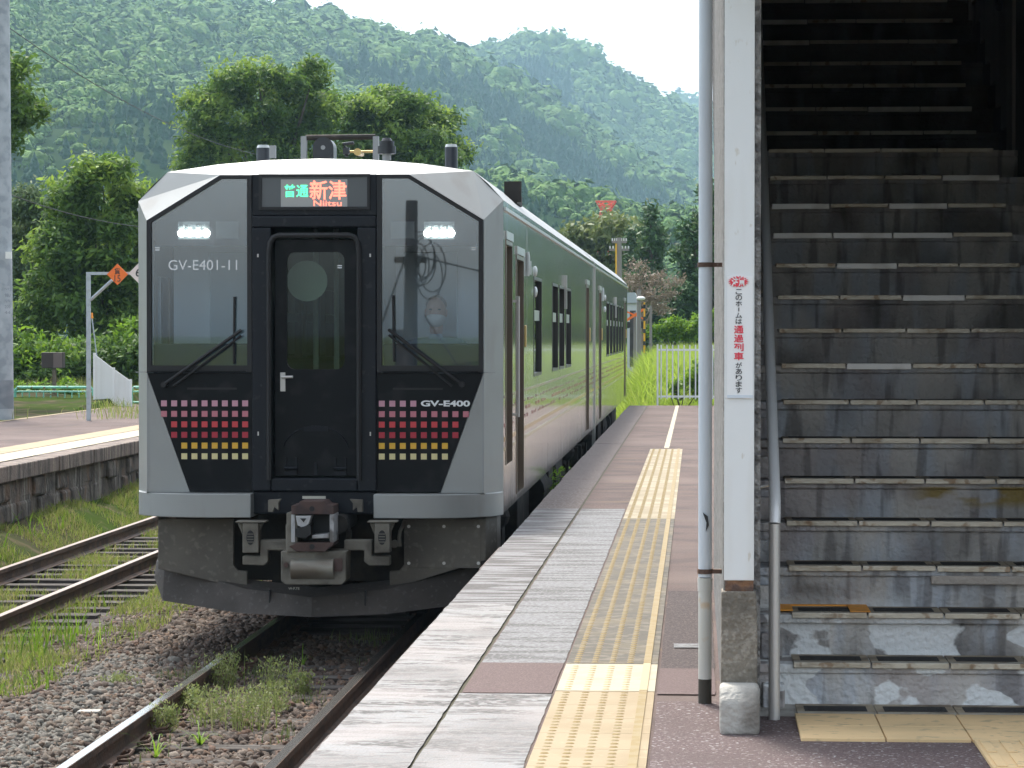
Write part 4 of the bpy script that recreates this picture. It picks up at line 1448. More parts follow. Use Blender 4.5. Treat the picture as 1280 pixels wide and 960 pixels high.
# ------------------------------------------------------------ tracks
M_railhead = Mt('polished_rail', (.55, .54, .53), rough=.22, metal=1.)
M_railrust = Mt('rusty_rail', (.105, .062, .042), rough=.8, bump=.4, bscale=40).layer((.06, .04, .032), 5, .45, .62)
M_headrust = Mt('dull_railhead', (.24, .19, .16), rough=.42, metal=.8)
M_sleeper = Mt('old_timber', (.05, .041, .035), rough=.95, bump=.8, bscale=18, bstretch=(.3, 3, 3)).layer((.095, .085, .075), 9, .48, .64, stretch=(.3, 3, 3))
RPROF = [(-.0635, -.153), (.0635, -.153), (.0635, -.143), (.012, -.128), (.0083, -.10), (.0083, -.052), (.0325, -.038), (.0325, -.0015), (-.0325, -.0015), (-.0325, -.038), (-.0083, -.052), (-.0083, -.10), (-.012, -.128), (-.0635, -.143)]
def track(xc, y0, y1, label, clips, m_head):
    t = thing('railway_track', (xc, y0, RAILZ - .15), label, 'railway track', 'railway tracks')
    for s in (-1, 1):
        xr_ = xc + s * .566
        r_ = MB().prism([(xr_ + px, RAILZ + pz) for px, pz in RPROF], 'y', y0, y1).build('rail', M_railrust, t)
        MB().box(xr_ - .029, xr_ + .029, y0, y1, RAILZ - .0014, RAILZ + .001).build('rail_head', m_head, r_)
        if clips:
            for i in range(int((min(y1, 34) - y0) / .6)):
                yy = y0 + .3 + i * .6
                for q in (-1, 1):
                    xx = xr_ + q * .095
                    cb_ = MB()
                    cb_.tube([(xx - q * .04, yy - .06, RAILZ - .128), (xx + q * .03, yy - .05, RAILZ - .118), (xx + q * .045, yy, RAILZ - .095), (xx + q * .02, yy + .05, RAILZ - .098), (xx - q * .035, yy + .055, RAILZ - .125), (xx + q * .005, yy + .0, RAILZ - .09)], .011, 6)
                    cb_.box(xx - .05, xx + .05, yy - .06, yy + .06, RAILZ - .152, RAILZ - .138)
                    cb_.build('rail_clip', M_railrust, r_)
    rr = np.random.default_rng(int(-xc * 10))
    n = int((min(y1, 74) - y0) / .6)
    for i in range(n):
        yy = y0 + .3 + i * .6
        j = rr.uniform(-.02, .02)
        sl = MB().box(xc - 1.05 + j, xc + 1.05 + j, yy - .1, yy + .1, RAILZ - .30, RAILZ - .152).build('sleeper', M_sleeper, t, bevel=.008)
    return t
track(TX1, 12.3, 110, 'railway track running beneath the train beside the near platform', True, M_railhead)
track(TX2, 14.4, 110, 'weedy railway track along the far stone platform', False, M_headrust)

# ------------------------------------------------------------ ballast stones
M_gravel = Mt('gravel', (.2, .2, .2), rough=.9, bump=.3, bscale=60).island([(0.042, 0.027, 0.021), (0.069, 0.046, 0.033), (0.055, 0.040, 0.031), (0.102, 0.072, 0.052), (0.121, 0.096, 0.078), (0.093, 0.049, 0.030), (0.186, 0.153, 0.124), (0.065, 0.049, 0.040), (0.048, 0.033, 0.023), (0.158, 0.096, 0.061)])
M_gravelb = Mt('bluish_gravel', (.2, .2, .2), rough=.9, bump=.3, bscale=60).island([(0.105, 0.101, 0.089), (0.153, 0.144, 0.124), (0.069, 0.062, 0.053), (0.177, 0.163, 0.139), (0.129, 0.089, 0.061), (0.081, 0.077, 0.071)])
ph = (1 + 5 ** .5) / 2
ICO = np.array([(-1, ph, 0), (1, ph, 0), (-1, -ph, 0), (1, -ph, 0), (0, -1, ph), (0, 1, ph), (0, -1, -ph), (0, 1, -ph), (ph, 0, -1), (ph, 0, 1), (-ph, 0, -1), (-ph, 0, 1)]) / math.sqrt(1 + ph * ph)
ICOF = np.array([(0, 11, 5), (0, 5, 1), (0, 1, 7), (0, 7, 10), (0, 10, 11), (1, 5, 9), (5, 11, 4), (11, 10, 2), (10, 7, 6), (7, 1, 8), (3, 9, 4), (3, 4, 2), (3, 2, 6), (3, 6, 8), (3, 8, 9), (4, 9, 5), (2, 4, 11), (6, 2, 10), (8, 6, 7), (9, 8, 1)])
def rotm(rng, n):
    q = rng.normal(size=(n, 4))
    q /= np.linalg.norm(q, axis=1)[:, None]
    w, x, y, z = q.T
    return np.stack([1 - 2 * (y * y + z * z), 2 * (x * y - z * w), 2 * (x * z + y * w), 2 * (x * y + z * w), 1 - 2 * (x * x + z * z), 2 * (y * z - x * w), 2 * (x * z - y * w), 2 * (y * z + x * w), 1 - 2 * (x * x + y * y)], 1).reshape(n, 3, 3)
def stones(rng, P, r):
    n = len(P)
    sc = rng.uniform(.55, 1.25, (n, 3)) * r[:, None]
    B = ICO[None] * (1 + rng.uniform(-.34, .30, (n, 12, 1))) * sc[:, None, :]
    V = np.einsum('nij,nkj->nki', rotm(rng, n), B) + P[:, None, :]
    F = (ICOF[None] + (np.arange(n) * 12)[:, None, None]).reshape(-1, 3)
    return V.reshape(-1, 3), F
rng = np.random.default_rng(3)
def bed(n, x0, x1, y0, y1):
    return np.stack([rng.uniform(x0, x1, n), rng.uniform(y0, y1, n), np.full(n, -1.1)], 1)
P = np.concatenate([bed(30000, -5.45, -3.4, 14.5, 27), bed(9000, -3.4, -2.4, 14.5, 24), bed(5000, -2.4, -1.4, 14.5, 24), bed(9000, -7.75, -5.2, 22, 38), bed(3000, -5.4, -4, 27, 38)])
d1 = np.abs(P[:, 0] - TX1)
P[:, 2] += np.where((d1 < .5), -.0, 0) + np.where((d1 > .62) & (d1 < 1.6), .055 * np.clip((d1 - .62) / .25, 0, 1), 0) - .05 * np.clip((d1 - 1.9) / .6, 0, 1)
nz = np.sin(P[:, 0] * 2.3 + P[:, 1] * 1.1) * np.sin(P[:, 1] * .8 - P[:, 0] * 1.7)
P[:, 2] += .018 * nz + rng.uniform(-.012, .014, len(P))
for xc in (TX1, TX2):
    for s in (-1, 1):
        P = P[np.abs(P[:, 0] - (xc + s * .566)) > .075]
rad_ = rng.uniform(.017, .036, len(P)) * np.where(rng.random(len(P)) < .08, 1.45, 1)
cblue = np.exp(-((P[:, 0] + 4.15 + .06 * (P[:, 1] - 19)) / .38) ** 2) * (P[:, 1] < 22)
isb = rng.random(len(P)) < cblue * .85
for nm, sel, m in (('ballast_stones', ~isb, M_gravel), ('ballast_stones', isb, M_gravelb)):
    V, F = stones(rng, P[sel], rad_[sel])
    setting(link(nm, np_mesh(nm, V, F), m), 'stuff')

# ------------------------------------------------------------ vegetation tools
def leafmat(name, cols, tw=.35, rough=.55):
    return Mt(name, cols[0], rough=rough, spec=.3).island(cols).translucent(tw)
L_mid = leafmat('leaves_mid', [(0.046, 0.099, 0.020), (0.065, 0.135, 0.026), (0.094, 0.180, 0.033), (0.130, 0.225, 0.045)], .45)
L_dark = leafmat('leaves_dark', [(0.026, 0.060, 0.019), (0.036, 0.078, 0.022), (0.054, 0.102, 0.026), (0.072, 0.126, 0.034)], .25)
L_bright = leafmat('leaves_bright', [(.06, .14, .012), (.09, .19, .016), (.12, .24, .02), (.16, .27, .03)], .45)
L_grey = leafmat('leaves_greyish', [(0.070, 0.119, 0.052), (0.105, 0.154, 0.072), (0.126, 0.189, 0.078), (0.084, 0.140, 0.046)], .3)
L_olive = leafmat('leaves_olive', [(0.096, 0.131, 0.039), (0.132, 0.175, 0.055), (0.168, 0.206, 0.072), (0.108, 0.156, 0.039)], .3)
L_cedar = leafmat('leaves_cedar', [(0.029, 0.070, 0.024), (0.043, 0.101, 0.033), (0.064, 0.137, 0.040), (0.090, 0.176, 0.050)], .12)
L_dry = leafmat('leaves_dry', [(.21, .17, .12), (.27, .22, .16), (.17, .14, .095), (.3, .26, .19)], .2)
L_grass = leafmat('grass_blades', [(.17, .21, .045), (.24, .22, .10), (.11, .18, .025), (.15, .23, .035), (.19, .26, .05), (.27, .24, .12), (.13, .2, .03)], .45)
L_sunlit = leafmat('sunlit_leaves_yellowish', [(0.120, 0.214, 0.034), (0.171, 0.276, 0.047), (0.222, 0.330, 0.061), (0.153, 0.250, 0.041)], .4)  # lighter leaf colour that paints the sunlit highlights of the crowns
L_field = leafmat('field_grass', [(.20, .30, .04), (.25, .35, .05), (.16, .28, .03), (.28, .34, .08), (.2, .33, .035)], .5)
L_grassd = leafmat('dull_grass', [(.06, .105, .03), (.09, .13, .04), (.13, .16, .06), (.16, .155, .08)], .3)
M_bark = Mt('bark', (.075, .06, .048), rough=.95, bump=.8, bscale=20, bstretch=(3, 3, .6)).layer((.13, .115, .1), 4, .5, .65)

def blob_leaves(rng, blobs, n, size, spray=7, rough_=.3, droop=.0, clump=0):
    """leaves in sprays through the outer part of lumpy ellipsoids"""
    B = np.array(blobs, float)
    if clump:                                             # boughs: smaller lumps over every lobe
        S_ = []
        for b_ in B:
            for _ in range(clump):
                d_ = rng.normal(size=3)
                d_ /= np.linalg.norm(d_)
                k_ = rng.uniform(.26, .46)
                S_.append([b_[0] + d_[0] * b_[3] * .72, b_[1] + d_[1] * b_[4] * .72, b_[2] + d_[2] * b_[5] * .72, b_[3] * k_ * 1.15, b_[4] * k_ * 1.15, max(b_[5] * k_ * .8, .08)])
        B = np.array(S_)
    area = (B[:, 3] * B[:, 4] + B[:, 3] * B[:, 5] + B[:, 4] * B[:, 5])
    ns = max(1, n // spray)
    bi = rng.choice(len(B), ns, p=area / area.sum())
    d = rng.normal(size=(ns, 3))
    d /= np.linalg.norm(d, axis=1)[:, None]
    ph_ = rng.uniform(0, 6.28, (len(B), 3))[bi]
    lump = 1 + rough_ * np.sin(d[:, 0] * 5 + ph_[:, 0]) * np.sin(d[:, 1] * 5 + ph_[:, 1]) + rough_ * .6 * np.sin(d[:, 2] * 8 + ph_[:, 2])
    rad = rng.beta(3.2, 1.1, ns) * lump
    c = B[bi, :3] + d * rad[:, None] * B[bi, 3:6]
    c = np.repeat(c, spray, 0)
    dn = np.repeat(d, spray, 0)
    m = len(c)
    c = c + rng.normal(size=(m, 3)) * size * 1.15
    nrm = dn * .7 + rng.normal(size=(m, 3)) * .65 + np.array([0, 0, .55])
    nrm /= np.linalg.norm(nrm, axis=1)[:, None]
    t = np.cross(nrm, rng.normal(size=(m, 3)))
    t[:, 2] -= droop
    t /= np.linalg.norm(t, axis=1)[:, None]
    w = np.cross(nrm, t)
    s = size * rng.uniform(.6, 1.35, m)[:, None]
    V = np.stack([c - t * s * .9, c + w * s * .38 - nrm * s * .08, c + t * s * 1.1 - nrm * s * .25, c - w * s * .38 - nrm * s * .08], 1).reshape(-1, 3)
    F = np.arange(m * 4).reshape(m, 4)
    return V, F

def off(V, o):
    return V - np.array(o[:], float)[None]

def tree(name, base, blobs, n, size, m, label, cat='tree', group=None, trunk_r=.2, seed=1, spray=7, rough_=.3, droop=0., bark=None, m2=None, clump=9):
    rng = np.random.default_rng(seed)
    t = thing(name, base, label, cat, group)
    bx, by, bz = base
    top = max(bl[2] for bl in blobs)
    mb = MB()
    mb.tube([(bx, by, bz - .3), (bx + .05, by, bz + (top - bz) * .3), (bx - .08, by + .05, bz + (top - bz) * .65), (bx, by, top)], [trunk_r, trunk_r * .8, trunk_r * .5, trunk_r * .12], 8)
    mb.build('trunk', bark or M_bark, t, smooth=True)
    lb = MB()
    for bl in blobs:
        z0 = bz + (bl[2] - bz) * rng.uniform(.3, .6)
        lb.tube([(bx, by, z0), ((bx + bl[0]) / 2 + rng.uniform(-.2, .2), (by + bl[1]) / 2, (z0 + bl[2]) / 2 + .2), (bl[0], bl[1], bl[2])], [trunk_r * .42, trunk_r * .28, trunk_r * .08], 6)
    lb.build('limbs', bark or M_bark, t, smooth=True)
    V, F = blob_leaves(rng, blobs, n, size, spray, rough_, droop, clump)
    me = np_mesh('crown', off(V, origin(t)), F)
    link('crown', me, m, t)
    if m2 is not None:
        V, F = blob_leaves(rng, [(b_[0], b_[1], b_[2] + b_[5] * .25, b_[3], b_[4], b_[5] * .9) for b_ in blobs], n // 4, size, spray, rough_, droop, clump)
        link('upper_leaves', np_mesh('upper_leaves', off(V, origin(t)), F), m2, t)  # second leaf colour set higher; the yellowish one paints sunlit tops
    return t

def pxblobs(Y, lst, dy=0.6):
    """(px, py, half-width px, half-height px) -> ellipsoids at depth Y"""
    out = []
    for i, (px, py, rw, rh) in enumerate(lst):
        p = at(px, py, Y)
        k = Y / FPX
        out.append((p.x, Y + ((i * 37) % 11 - 5) / 5 * dy, p.z, rw * k, max(rw, rh) * k * .9, rh * k))
    return out

def base_at(px, Y):
    p = at(px, 415, Y)
    return (p.x, Y, float(ground_z(p.x, Y)))

# left trees beyond the far platform
T = 68.
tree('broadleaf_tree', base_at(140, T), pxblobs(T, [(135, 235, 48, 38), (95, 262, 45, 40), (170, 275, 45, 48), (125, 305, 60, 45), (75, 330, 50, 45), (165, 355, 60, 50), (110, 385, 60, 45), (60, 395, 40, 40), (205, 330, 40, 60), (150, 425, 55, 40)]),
     34000, .095, L_mid, 'bushy bright green tree rising behind the orange diamond sign', trunk_r=.16, seed=11, m2=L_sunlit)
T = 73.
tree('feathery_tree', base_at(30, T), pxblobs(T, [(35, 262, 40, 32), (60, 300, 40, 36), (20, 320, 45, 45), (45, 360, 45, 42), (20, 400, 50, 45), (75, 275, 30, 28)]),
     16000, .085, L_grey, 'greyish green feathery tree between the grey concrete pole and the bushy tree', trunk_r=.14, seed=12, droop=.4)
T = 58.
tree('leaning_tree', base_at(-60, T), pxblobs(T, [(10, 110, 46, 42), (30, 135, 30, 26), (-30, 120, 60, 55), (6, 175, 26, 20), (-45, 190, 50, 50), (-70, 270, 50, 70)]),
     12000, .085, L_mid, 'dark green tree poking out behind the top of the grey concrete pole', trunk_r=.16, seed=13)
T = 75.
tree('broadleaf_tree', base_at(265, T), pxblobs(T, [(245, 320, 55, 55), (300, 340, 60, 50), (260, 400, 70, 60), (215, 420, 55, 55), (330, 420, 60, 60)]),
     12000, .1, L_mid, 'low green tree mostly hidden behind the train front', trunk_r=.15, seed=14)
# two tall trees behind the train
T = 112.
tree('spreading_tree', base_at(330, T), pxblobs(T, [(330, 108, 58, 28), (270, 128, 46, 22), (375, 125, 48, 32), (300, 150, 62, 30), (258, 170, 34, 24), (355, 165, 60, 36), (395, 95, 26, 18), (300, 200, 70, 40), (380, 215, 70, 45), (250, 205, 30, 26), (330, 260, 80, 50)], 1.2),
     52000, .11, L_mid, 'taller of the two spreading trees above the train roof', trunk_r=.3, seed=15, m2=L_sunlit, rough_=.5)
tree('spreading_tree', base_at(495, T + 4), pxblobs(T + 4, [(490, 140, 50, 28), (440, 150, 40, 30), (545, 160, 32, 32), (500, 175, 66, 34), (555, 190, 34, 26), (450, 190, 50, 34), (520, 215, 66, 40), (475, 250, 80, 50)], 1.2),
     44000, .11, L_mid, 'lower rounder one of the two spreading trees above the train roof', trunk_r=.28, seed=16, m2=L_sunlit, rough_=.5)
# right-hand group
T = 145.
tree('pale_tree', base_at(755, T), pxblobs(T, [(755, 285, 45, 22), (725, 300, 30, 22), (790, 300, 30, 26), (765, 320, 56, 30), (715, 330, 30, 30), (740, 350, 55, 36), (700, 360, 40, 40), (740, 395, 60, 34)], 1.5),
     17000, .19, L_olive, 'pale olive spreading tree beyond the far end of the train', trunk_r=.3, seed=17)
def cedar(px, top, bot, hw, T, n, size, label, seed, m=L_cedar, lean=0):
    rng = np.random.default_rng(seed)
    bl = []
    steps = 9
    for i in range(steps):
        f_ = i / (steps - 1)
        w_ = hw * (.22 + .78 * f_ ** .75)
        for k in range(1 + int(f_ > .2) + int(f_ > .5)):
            bl.append((px + lean * f_ + rng.uniform(-.45, .45) * w_, top + (bot - top) * f_ + 8 + rng.uniform(-6, 6), w_ * rng.uniform(.55, .8), (bot - top) / steps * rng.uniform(.75, 1.1)))
    return tree('cedar_tree', base_at(px, T), pxblobs(T, bl, 1.), n, size, m, label, 'tree', 'dark cedars at the platform end', trunk_r=.25, seed=seed, spray=9, rough_=.2, m2=L_dark)
cedar(812, 256, 420, 34, 132, 13000, .14, 'narrow pointed dark cedar standing between the pale olive tree and the largest cedar', 21)
cedar(790, 292, 430, 26, 134, 8000, .14, 'shortest dark cedar close beside the pale olive tree', 22)
cedar(880, 232, 440, 60, 112, 24000, .125, 'largest dark cedar partly hidden by the blue drainpipe', 23)
cedar(930, 180, 440, 80, 118, 16000, .14, 'tall dark cedar hidden behind the stair wall, mirrored in the train side', 24)
cedar(1010, 230, 440, 70, 120, 12000, .14, 'dark cedar behind the stairs, mirrored in the train side', 25)
cedar(1090, 250, 440, 80, 116, 10000, .15, 'dark cedar behind the upper flight of the stairs', 26)
T = 104.
tree('dry_tree', base_at(800, T), pxblobs(T, [(797, 338, 17, 14), (800, 358, 20, 12), (825, 350, 17, 11), (832, 365, 15, 9), (790, 352, 12, 10), (822, 385, 18, 8), (843, 352, 12, 8), (812, 372, 22, 10)], .5),
     2300, .07, L_dry, 'dry brown tree in front of the dark cedars', trunk_r=.07, seed=27, spray=5, bark=Mt('pale_bark', (.25, .2, .16), rough=.9))
# bushes under the trees
def bush(px, Y, lst, n, size, m, label, seed, nm='bush', m2=None):
    return tree(nm, base_at(px, Y), pxblobs(Y, lst, .4), n, size, m, label, 'bush', None, trunk_r=.03, seed=seed, spray=6, m2=m2)
bush(85, 64, [(60, 455, 50, 30), (110, 450, 45, 32), (150, 440, 40, 36), (190, 450, 40, 36), (25, 450, 40, 40), (100, 480, 60, 22)], 9000, .085, L_mid, 'leafy vine thicket behind the green railing', 31, m2=L_bright)
bush(40, 60.6, [(30, 490, 22, 14), (55, 487, 16, 16), (75, 482, 10, 14), (90, 490, 16, 10), (38, 500, 26, 8)], 3600, .05, L_bright, 'bright weeds tangled in the green railing beside the grey pole', 32)
bush(185, 66, [(180, 470, 26, 20), (205, 480, 26, 18)], 2200, .08, L_bright, 'bright green bush between the white windbreak panel and the train', 33)
bush(840, 96, [(842, 405, 14, 8), (820, 413, 12, 5), (862, 409, 16, 8), (885, 402, 22, 14), (850, 416, 26, 5)], 3200, .085, L_bright, 'rounded green bush in front of the cedars beside the drainpipe', 34)
bush(850, 61, [(866, 470, 12, 14), (882, 462, 14, 18), (850, 484, 10, 10), (874, 484, 16, 12), (898, 458, 18, 26)], 2600, .06, L_bright, 'leafy green bush behind the white fence', 35)
bush(1000, 80, [(960, 400, 40, 40), (1010, 390, 50, 50), (1070, 400, 50, 45), (1130, 395, 50, 50), (985, 440, 60, 30), (1080, 440, 60, 30)], 9000, .1, L_mid, 'long hedge behind the stairs, mirrored in the train side', 36, m2=L_bright)

# grass
def blades(rng, P, h, w, lean=.35):
    n = len(P)
    a = rng.uniform(0, 6.283, n)
    hh = h * rng.uniform(.55, 1.3, n)
    ww = w * rng.uniform(.7, 1.3, n)
    side = np.stack([np.cos(a), np.sin(a), np.zeros(n)], 1)
    b = rng.uniform(0, 6.283, n)
    ln = np.stack([np.cos(b), np.sin(b), np.zeros(n)], 1) * (rng.uniform(0, lean, n) * hh)[:, None]
    upv = np.array([0, 0, 1.])
    p1 = P + ln * .35 + upv * (hh * .55)[:, None]
    p2 = P + ln * 1.1 + upv * (hh * np.sqrt(np.clip(1 - .3 * lean, .3, 1)))[:, None]
    s = side * ww[:, None]
    V = np.stack([P - s, P + s, p1 + s * .7, p1 - s * .7, p2 + s * .08, p2 - s * .08], 1).reshape(-1, 3)
    i = np.arange(n) * 6
    F = np.concatenate([np.stack([i, i + 1, i + 2, i + 3], 1), np.stack([i + 3, i + 2, i + 4, i + 5], 1)])
    return V, F
def gpatch(rng, n, x0, x1, y0, y1, thr=None, fx=1.3, fy=.7, ph=0.):
    x, y = rng.uniform(x0, x1, n), rng.uniform(y0, y1, n)
    if thr is not None:
        v = np.sin(x * fx * 2.1 + y * fy + ph) + np.sin(y * fy * 2.3 - x * fx + 1.7 + ph) + rng.normal(0, .5, n)
        k = v > thr
        x, y = x[k], y[k]
    return np.stack([x, y, ground_z(x, y) + .0], 1)
rng = np.random.default_rng(9)
P = np.concatenate([gpatch(rng, 20000, -5.3, -4.6, 17.5, 40, .35, 1.9, 1.3), gpatch(rng, 22000, -6.85, -5.95, 24, 44, .45, 1.9, 1.3), gpatch(rng, 4000, -7.2, -6.98, 25, 44, -.5), gpatch(rng, 6000, -4.8, -4.3, 21, 34, .7), gpatch(rng, 8000, -5.8, -5.3, 21, 40, .6)])
P[:, 2] = -1.1
V, F = blades(rng, P, .095, .0045, .7)
setting(link('grass', np_mesh('grass', V, F), L_grass), 'stuff')
P = gpatch(rng, 30000, -7.85, -7.0, 24, 48, -.2, 2.1, 1.4)
P[:, 2] = np.interp(P[:, 0], [-7.95, -7.62, -7.25, -7.08], [-.72, -.80, -1.02, -1.12]) + .04 * np.sin(P[:, 1] * 1.3)
V, F = blades(rng, P, .11, .0045, .7)
setting(link('grass', np_mesh('grass', V, F), L_grass), 'stuff')
P = np.concatenate([gpatch(rng, 1000, -5.5, -4.5, 19.5, 30, .9), gpatch(rng, 260, -7.8, -7.3, 26, 42, .6)])
P[:, 2] = np.where(P[:, 0] < -7, -.82, -1.1)
V, F = blades(rng, P, .25, .006, .7)
setting(link('grass', np_mesh('grass', V, F), L_bright), 'stuff')
P = np.concatenate([gpatch(rng, 4000, -3.3, -2.5, 15, 24, 1.5, 2.2, 1.4), gpatch(rng, 2500, -3.9, -3.5, 20.5, 23, .0)])
P[:, 2] = -1.09
V, F = blades(rng, P, .10, .004, .5)
setting(link('grass', np_mesh('grass', V, F), L_grassd), 'stuff')
# field beyond the platform end
P = np.concatenate([gpatch(rng, 26000, -3.5, 3, 57.8, 72), gpatch(rng, 30000, -3.5, 8, 72, 104), gpatch(rng, 16000, 3, 18, 60, 110)])
P = P[~((np.abs(P[:, 0] - TX1) < 1.5) & (P[:, 1] < 64))]
P = np.concatenate([P, gpatch(rng, 6000, -2.1, -.3, 62.6, 78)])
hgt = .45 + .15 * smooth01((P[:, 1] - 64) / 10)
V, F = blades(rng, P, 1., .012, .45)
# scale blade heights by place
Vr = V.reshape(-1, 6, 3)
Vr[:, :, 2] = P[:, None, 2] + (Vr[:, :, 2] - P[:, None, 2]) * hgt[:, None]
setting(link('grass', np_mesh('grass', Vr.reshape(-1, 3), F), L_field), 'stuff')
P = np.concatenate([gpatch(rng, 9000, -16, -8.2, 60.3, 67, -.2), gpatch(rng, 1800, -11.9, -8.6, 49.5, 58, .9)])
P[:, 2] = np.where(P[:, 1] < 60, -.06, P[:, 2])
V, F = blades(rng, P, .22, .006, .6)
setting(link('grass', np_mesh('grass', V, F), L_grass), 'stuff')

# weeds between the rails, each a plant
def weed(px, py, hpx, wpx, label, seed, m=L_grassd, stems=26, nm='weed'):
    rng = np.random.default_rng(seed)
    Y = FPX * (CAMZ + 1.09) / (py - 415)
    p = at(px, py, Y)
    k = Y / FPX
    t = thing(nm, (p.x, Y, -1.09), label, 'weed', 'weeds between the rails')
    P = np.stack([rng.normal(0, wpx * k * .26, stems), rng.normal(0, wpx * k * .32, stems), np.zeros(stems)], 1)
    V, F = blades(rng, P, hpx * k, .0035, .35)
    link('stem', np_mesh('stem', V, F), m, t)
    C = []
    for q in P:
        for j in range(16):
            f_ = rng.uniform(.25, 1.05)
            C.append(q + np.array([rng.normal(0, .016) + q[0] * .35 * f_, rng.normal(0, .016) + q[1] * .3 * f_, f_ * hpx * k * rng.uniform(.75, 1.)]))
    C = np.array(C)
    m_ = len(C)
    tt = rng.normal(size=(m_, 3)); tt[:, 2] = np.abs(tt[:, 2]) + .4
    tt /= np.linalg.norm(tt, axis=1)[:, None]
    ww = np.cross(tt, rng.normal(size=(m_, 3)))
    ww /= np.linalg.norm(ww, axis=1)[:, None]
    s = .013 * rng.uniform(.7, 1.3, m_)[:, None]
    V = np.stack([C - tt * s, C + ww * s * .4, C + tt * s * 1.2, C - ww * s * .4], 1).reshape(-1, 3)
    link('leaves', np_mesh('leaves', V, np.arange(m_ * 4).reshape(-1, 4)), m, t)
L_weed = leafmat('weed_green', [(.15, .2, .055), (.19, .24, .075), (.24, .26, .12), (.12, .18, .045)], .35)
for i, (px, py, h_, w_, lab) in enumerate((
        (286, 868, 50, 44, 'tuft of feathery weed nearest the train front, close to the shiny rail'),
        (348, 872, 46, 40, 'feathery weed in the middle of the track, next to the smallest feathery one'),
        (378, 876, 34, 26, 'smallest feathery weed of the clump, nearest the dull rail under the platform'),
        (262, 915, 52, 50, 'broad pale weed in the middle of the near track bed'),
        (308, 920, 56, 60, 'broadest feathery weed clump between the near rails'),
        (335, 900, 44, 44, 'weed touching the far side of the broadest clump'),
        (205, 925, 40, 26, 'thin weed growing against the shiny rail, lowest of the weeds'),
        (235, 895, 34, 40, 'low brownish weed against the inside of the shiny rail'),
        (150, 870, 22, 40, 'low weed on the gravel outside the rails'))):
    weed(px, py, h_, w_, lab, 50 + i, L_weed, 18 + w_ // 3)
def blade_tuft(px, py, lab, seed, n=10, h_=.28):
    rng = np.random.default_rng(seed)
    Y = FPX * (CAMZ + 1.09) / (py - 415)
    p = at(px, py, Y)
    t = thing('grass_tuft', (p.x, Y, -1.09), lab, 'grass tuft', 'long bladed tufts in the track')
    mbv, mbf = [], []
    for i in range(n):
        a = rng.uniform(0, 6.28)
        L = h_ * rng.uniform(.6, 1.2)
        prev = None
        for j in range(6):
            f_ = j / 5
            r_ = L * (f_ * .8)
            z_ = L * (1.25 * f_ - .95 * f_ * f_)
            c = np.array([math.cos(a) * r_, math.sin(a) * r_, z_])
            w_ = .006 * (1 - f_ * .92)
            s_ = np.array([-math.sin(a) * w_, math.cos(a) * w_, 0])
            mbv += [c - s_, c + s_]
        o_ = i * 12
        mbf += [(o_ + 2 * j, o_ + 2 * j + 1, o_ + 2 * j + 3, o_ + 2 * j + 2) for j in range(5)]
    link('blade', np_mesh('blade', np.array(mbv), np.array(mbf)), L_bright, t)
blade_tuft(195, 955, 'long bladed grass tuft hugging the shiny rail', 71, 9, .34)
blade_tuft(250, 940, 'arching grass tuft in mid track, nearest the camera', 72, 12, .30)
blade_tuft(378, 838, 'thin stemmed grass standing in front of the train coupler', 73, 4, .34)
blade_tuft(482, 840, 'tiny grass tuft beside the rail under the platform edge', 74, 6, .1)
def corner_weed(px, py, Y, z, lab, seed):
    rng = np.random.default_rng(seed)
    p = at(px, py, Y)
    t = thing('weed', (p.x, Y, z), lab, 'weed')
    V, F = blob_leaves(rng, [(0, 0, p.z - z + .05 * i, .07, .07, .06) for i in range(-4, 2)], 160, .022, 5)
    link('leaves', np_mesh('leaves', V, F), L_bright, t)
    P = rng.normal(0, .02, (8, 3)); P[:, 2] = 0
    V, F = blades(rng, P, p.z - z, .004, .2)
    link('stem', np_mesh('stem', V, F), L_bright, t)
corner_weed(696, 594, 29.0, -.95, 'bright green weed sprouting between train side and platform edge', 81)

# ------------------------------------------------------------ forested hills
def prof(pts, Yr, base=0):
    px = np.array([p[0] for p in pts], float)
    py = np.array([p[1] for p in pts], float)
    X = (px - 870) * Yr / FPX
    Z = CAMZ + (415 - py) * Yr / FPX - Yr * .0038
    return X, Z
def hill(name, pts, Y0, Y1, seed, amp):
    X, Z = prof(pts, Y1)
    def h(x, y):
        t = (y - Y0) / (Y1 - Y0)
        zr = np.interp(x, X, Z)
        tt = np.clip(t, 0, 1)
        rise = tt ** .85
        over = np.clip(t - 1, 0, 1)
        sp = np.sin(x / (amp * 2.4) + y / (amp * 5.) + seed) * .6 + np.sin(x / (amp * 1.1) - y / (amp * 3.1) + 2.1 * seed) * .3 + np.sin((x + y * .6) / (amp * .7) + seed * 3) * .14
        return zr * rise + amp * .55 * sp * np.clip(tt * 3.5, 0, 1) * np.clip((.9 - tt) * 3., 0, 1) - over * 250 - np.where(t < .02, 3, 0)
    xs_ = np.linspace(X[0], X[-1], 130)
    ys_ = np.linspace(Y0, Y1 + (Y1 - Y0) * .15, 60)
    gx, gy = np.meshgrid(xs_, ys_)
    gz = h(gx, gy)
    nx_ = len(xs_)
    ii_ = np.arange((len(ys_) - 1) * nx_).reshape(-1, nx_)[:, :-1].ravel()
    setting(link(name, np_mesh(name, np.stack([gx, gy, gz], -1).reshape(-1, 3), np.stack([ii_, ii_ + 1, ii_ + nx_ + 1, ii_ + nx_], 1)), M_hill, smooth=True))
    return h, X
M_hill = Mt('hill_soil', (.018, .035, .014), rough=1., spec=0.).layer((.03, .05, .02), .03, .45, .6)
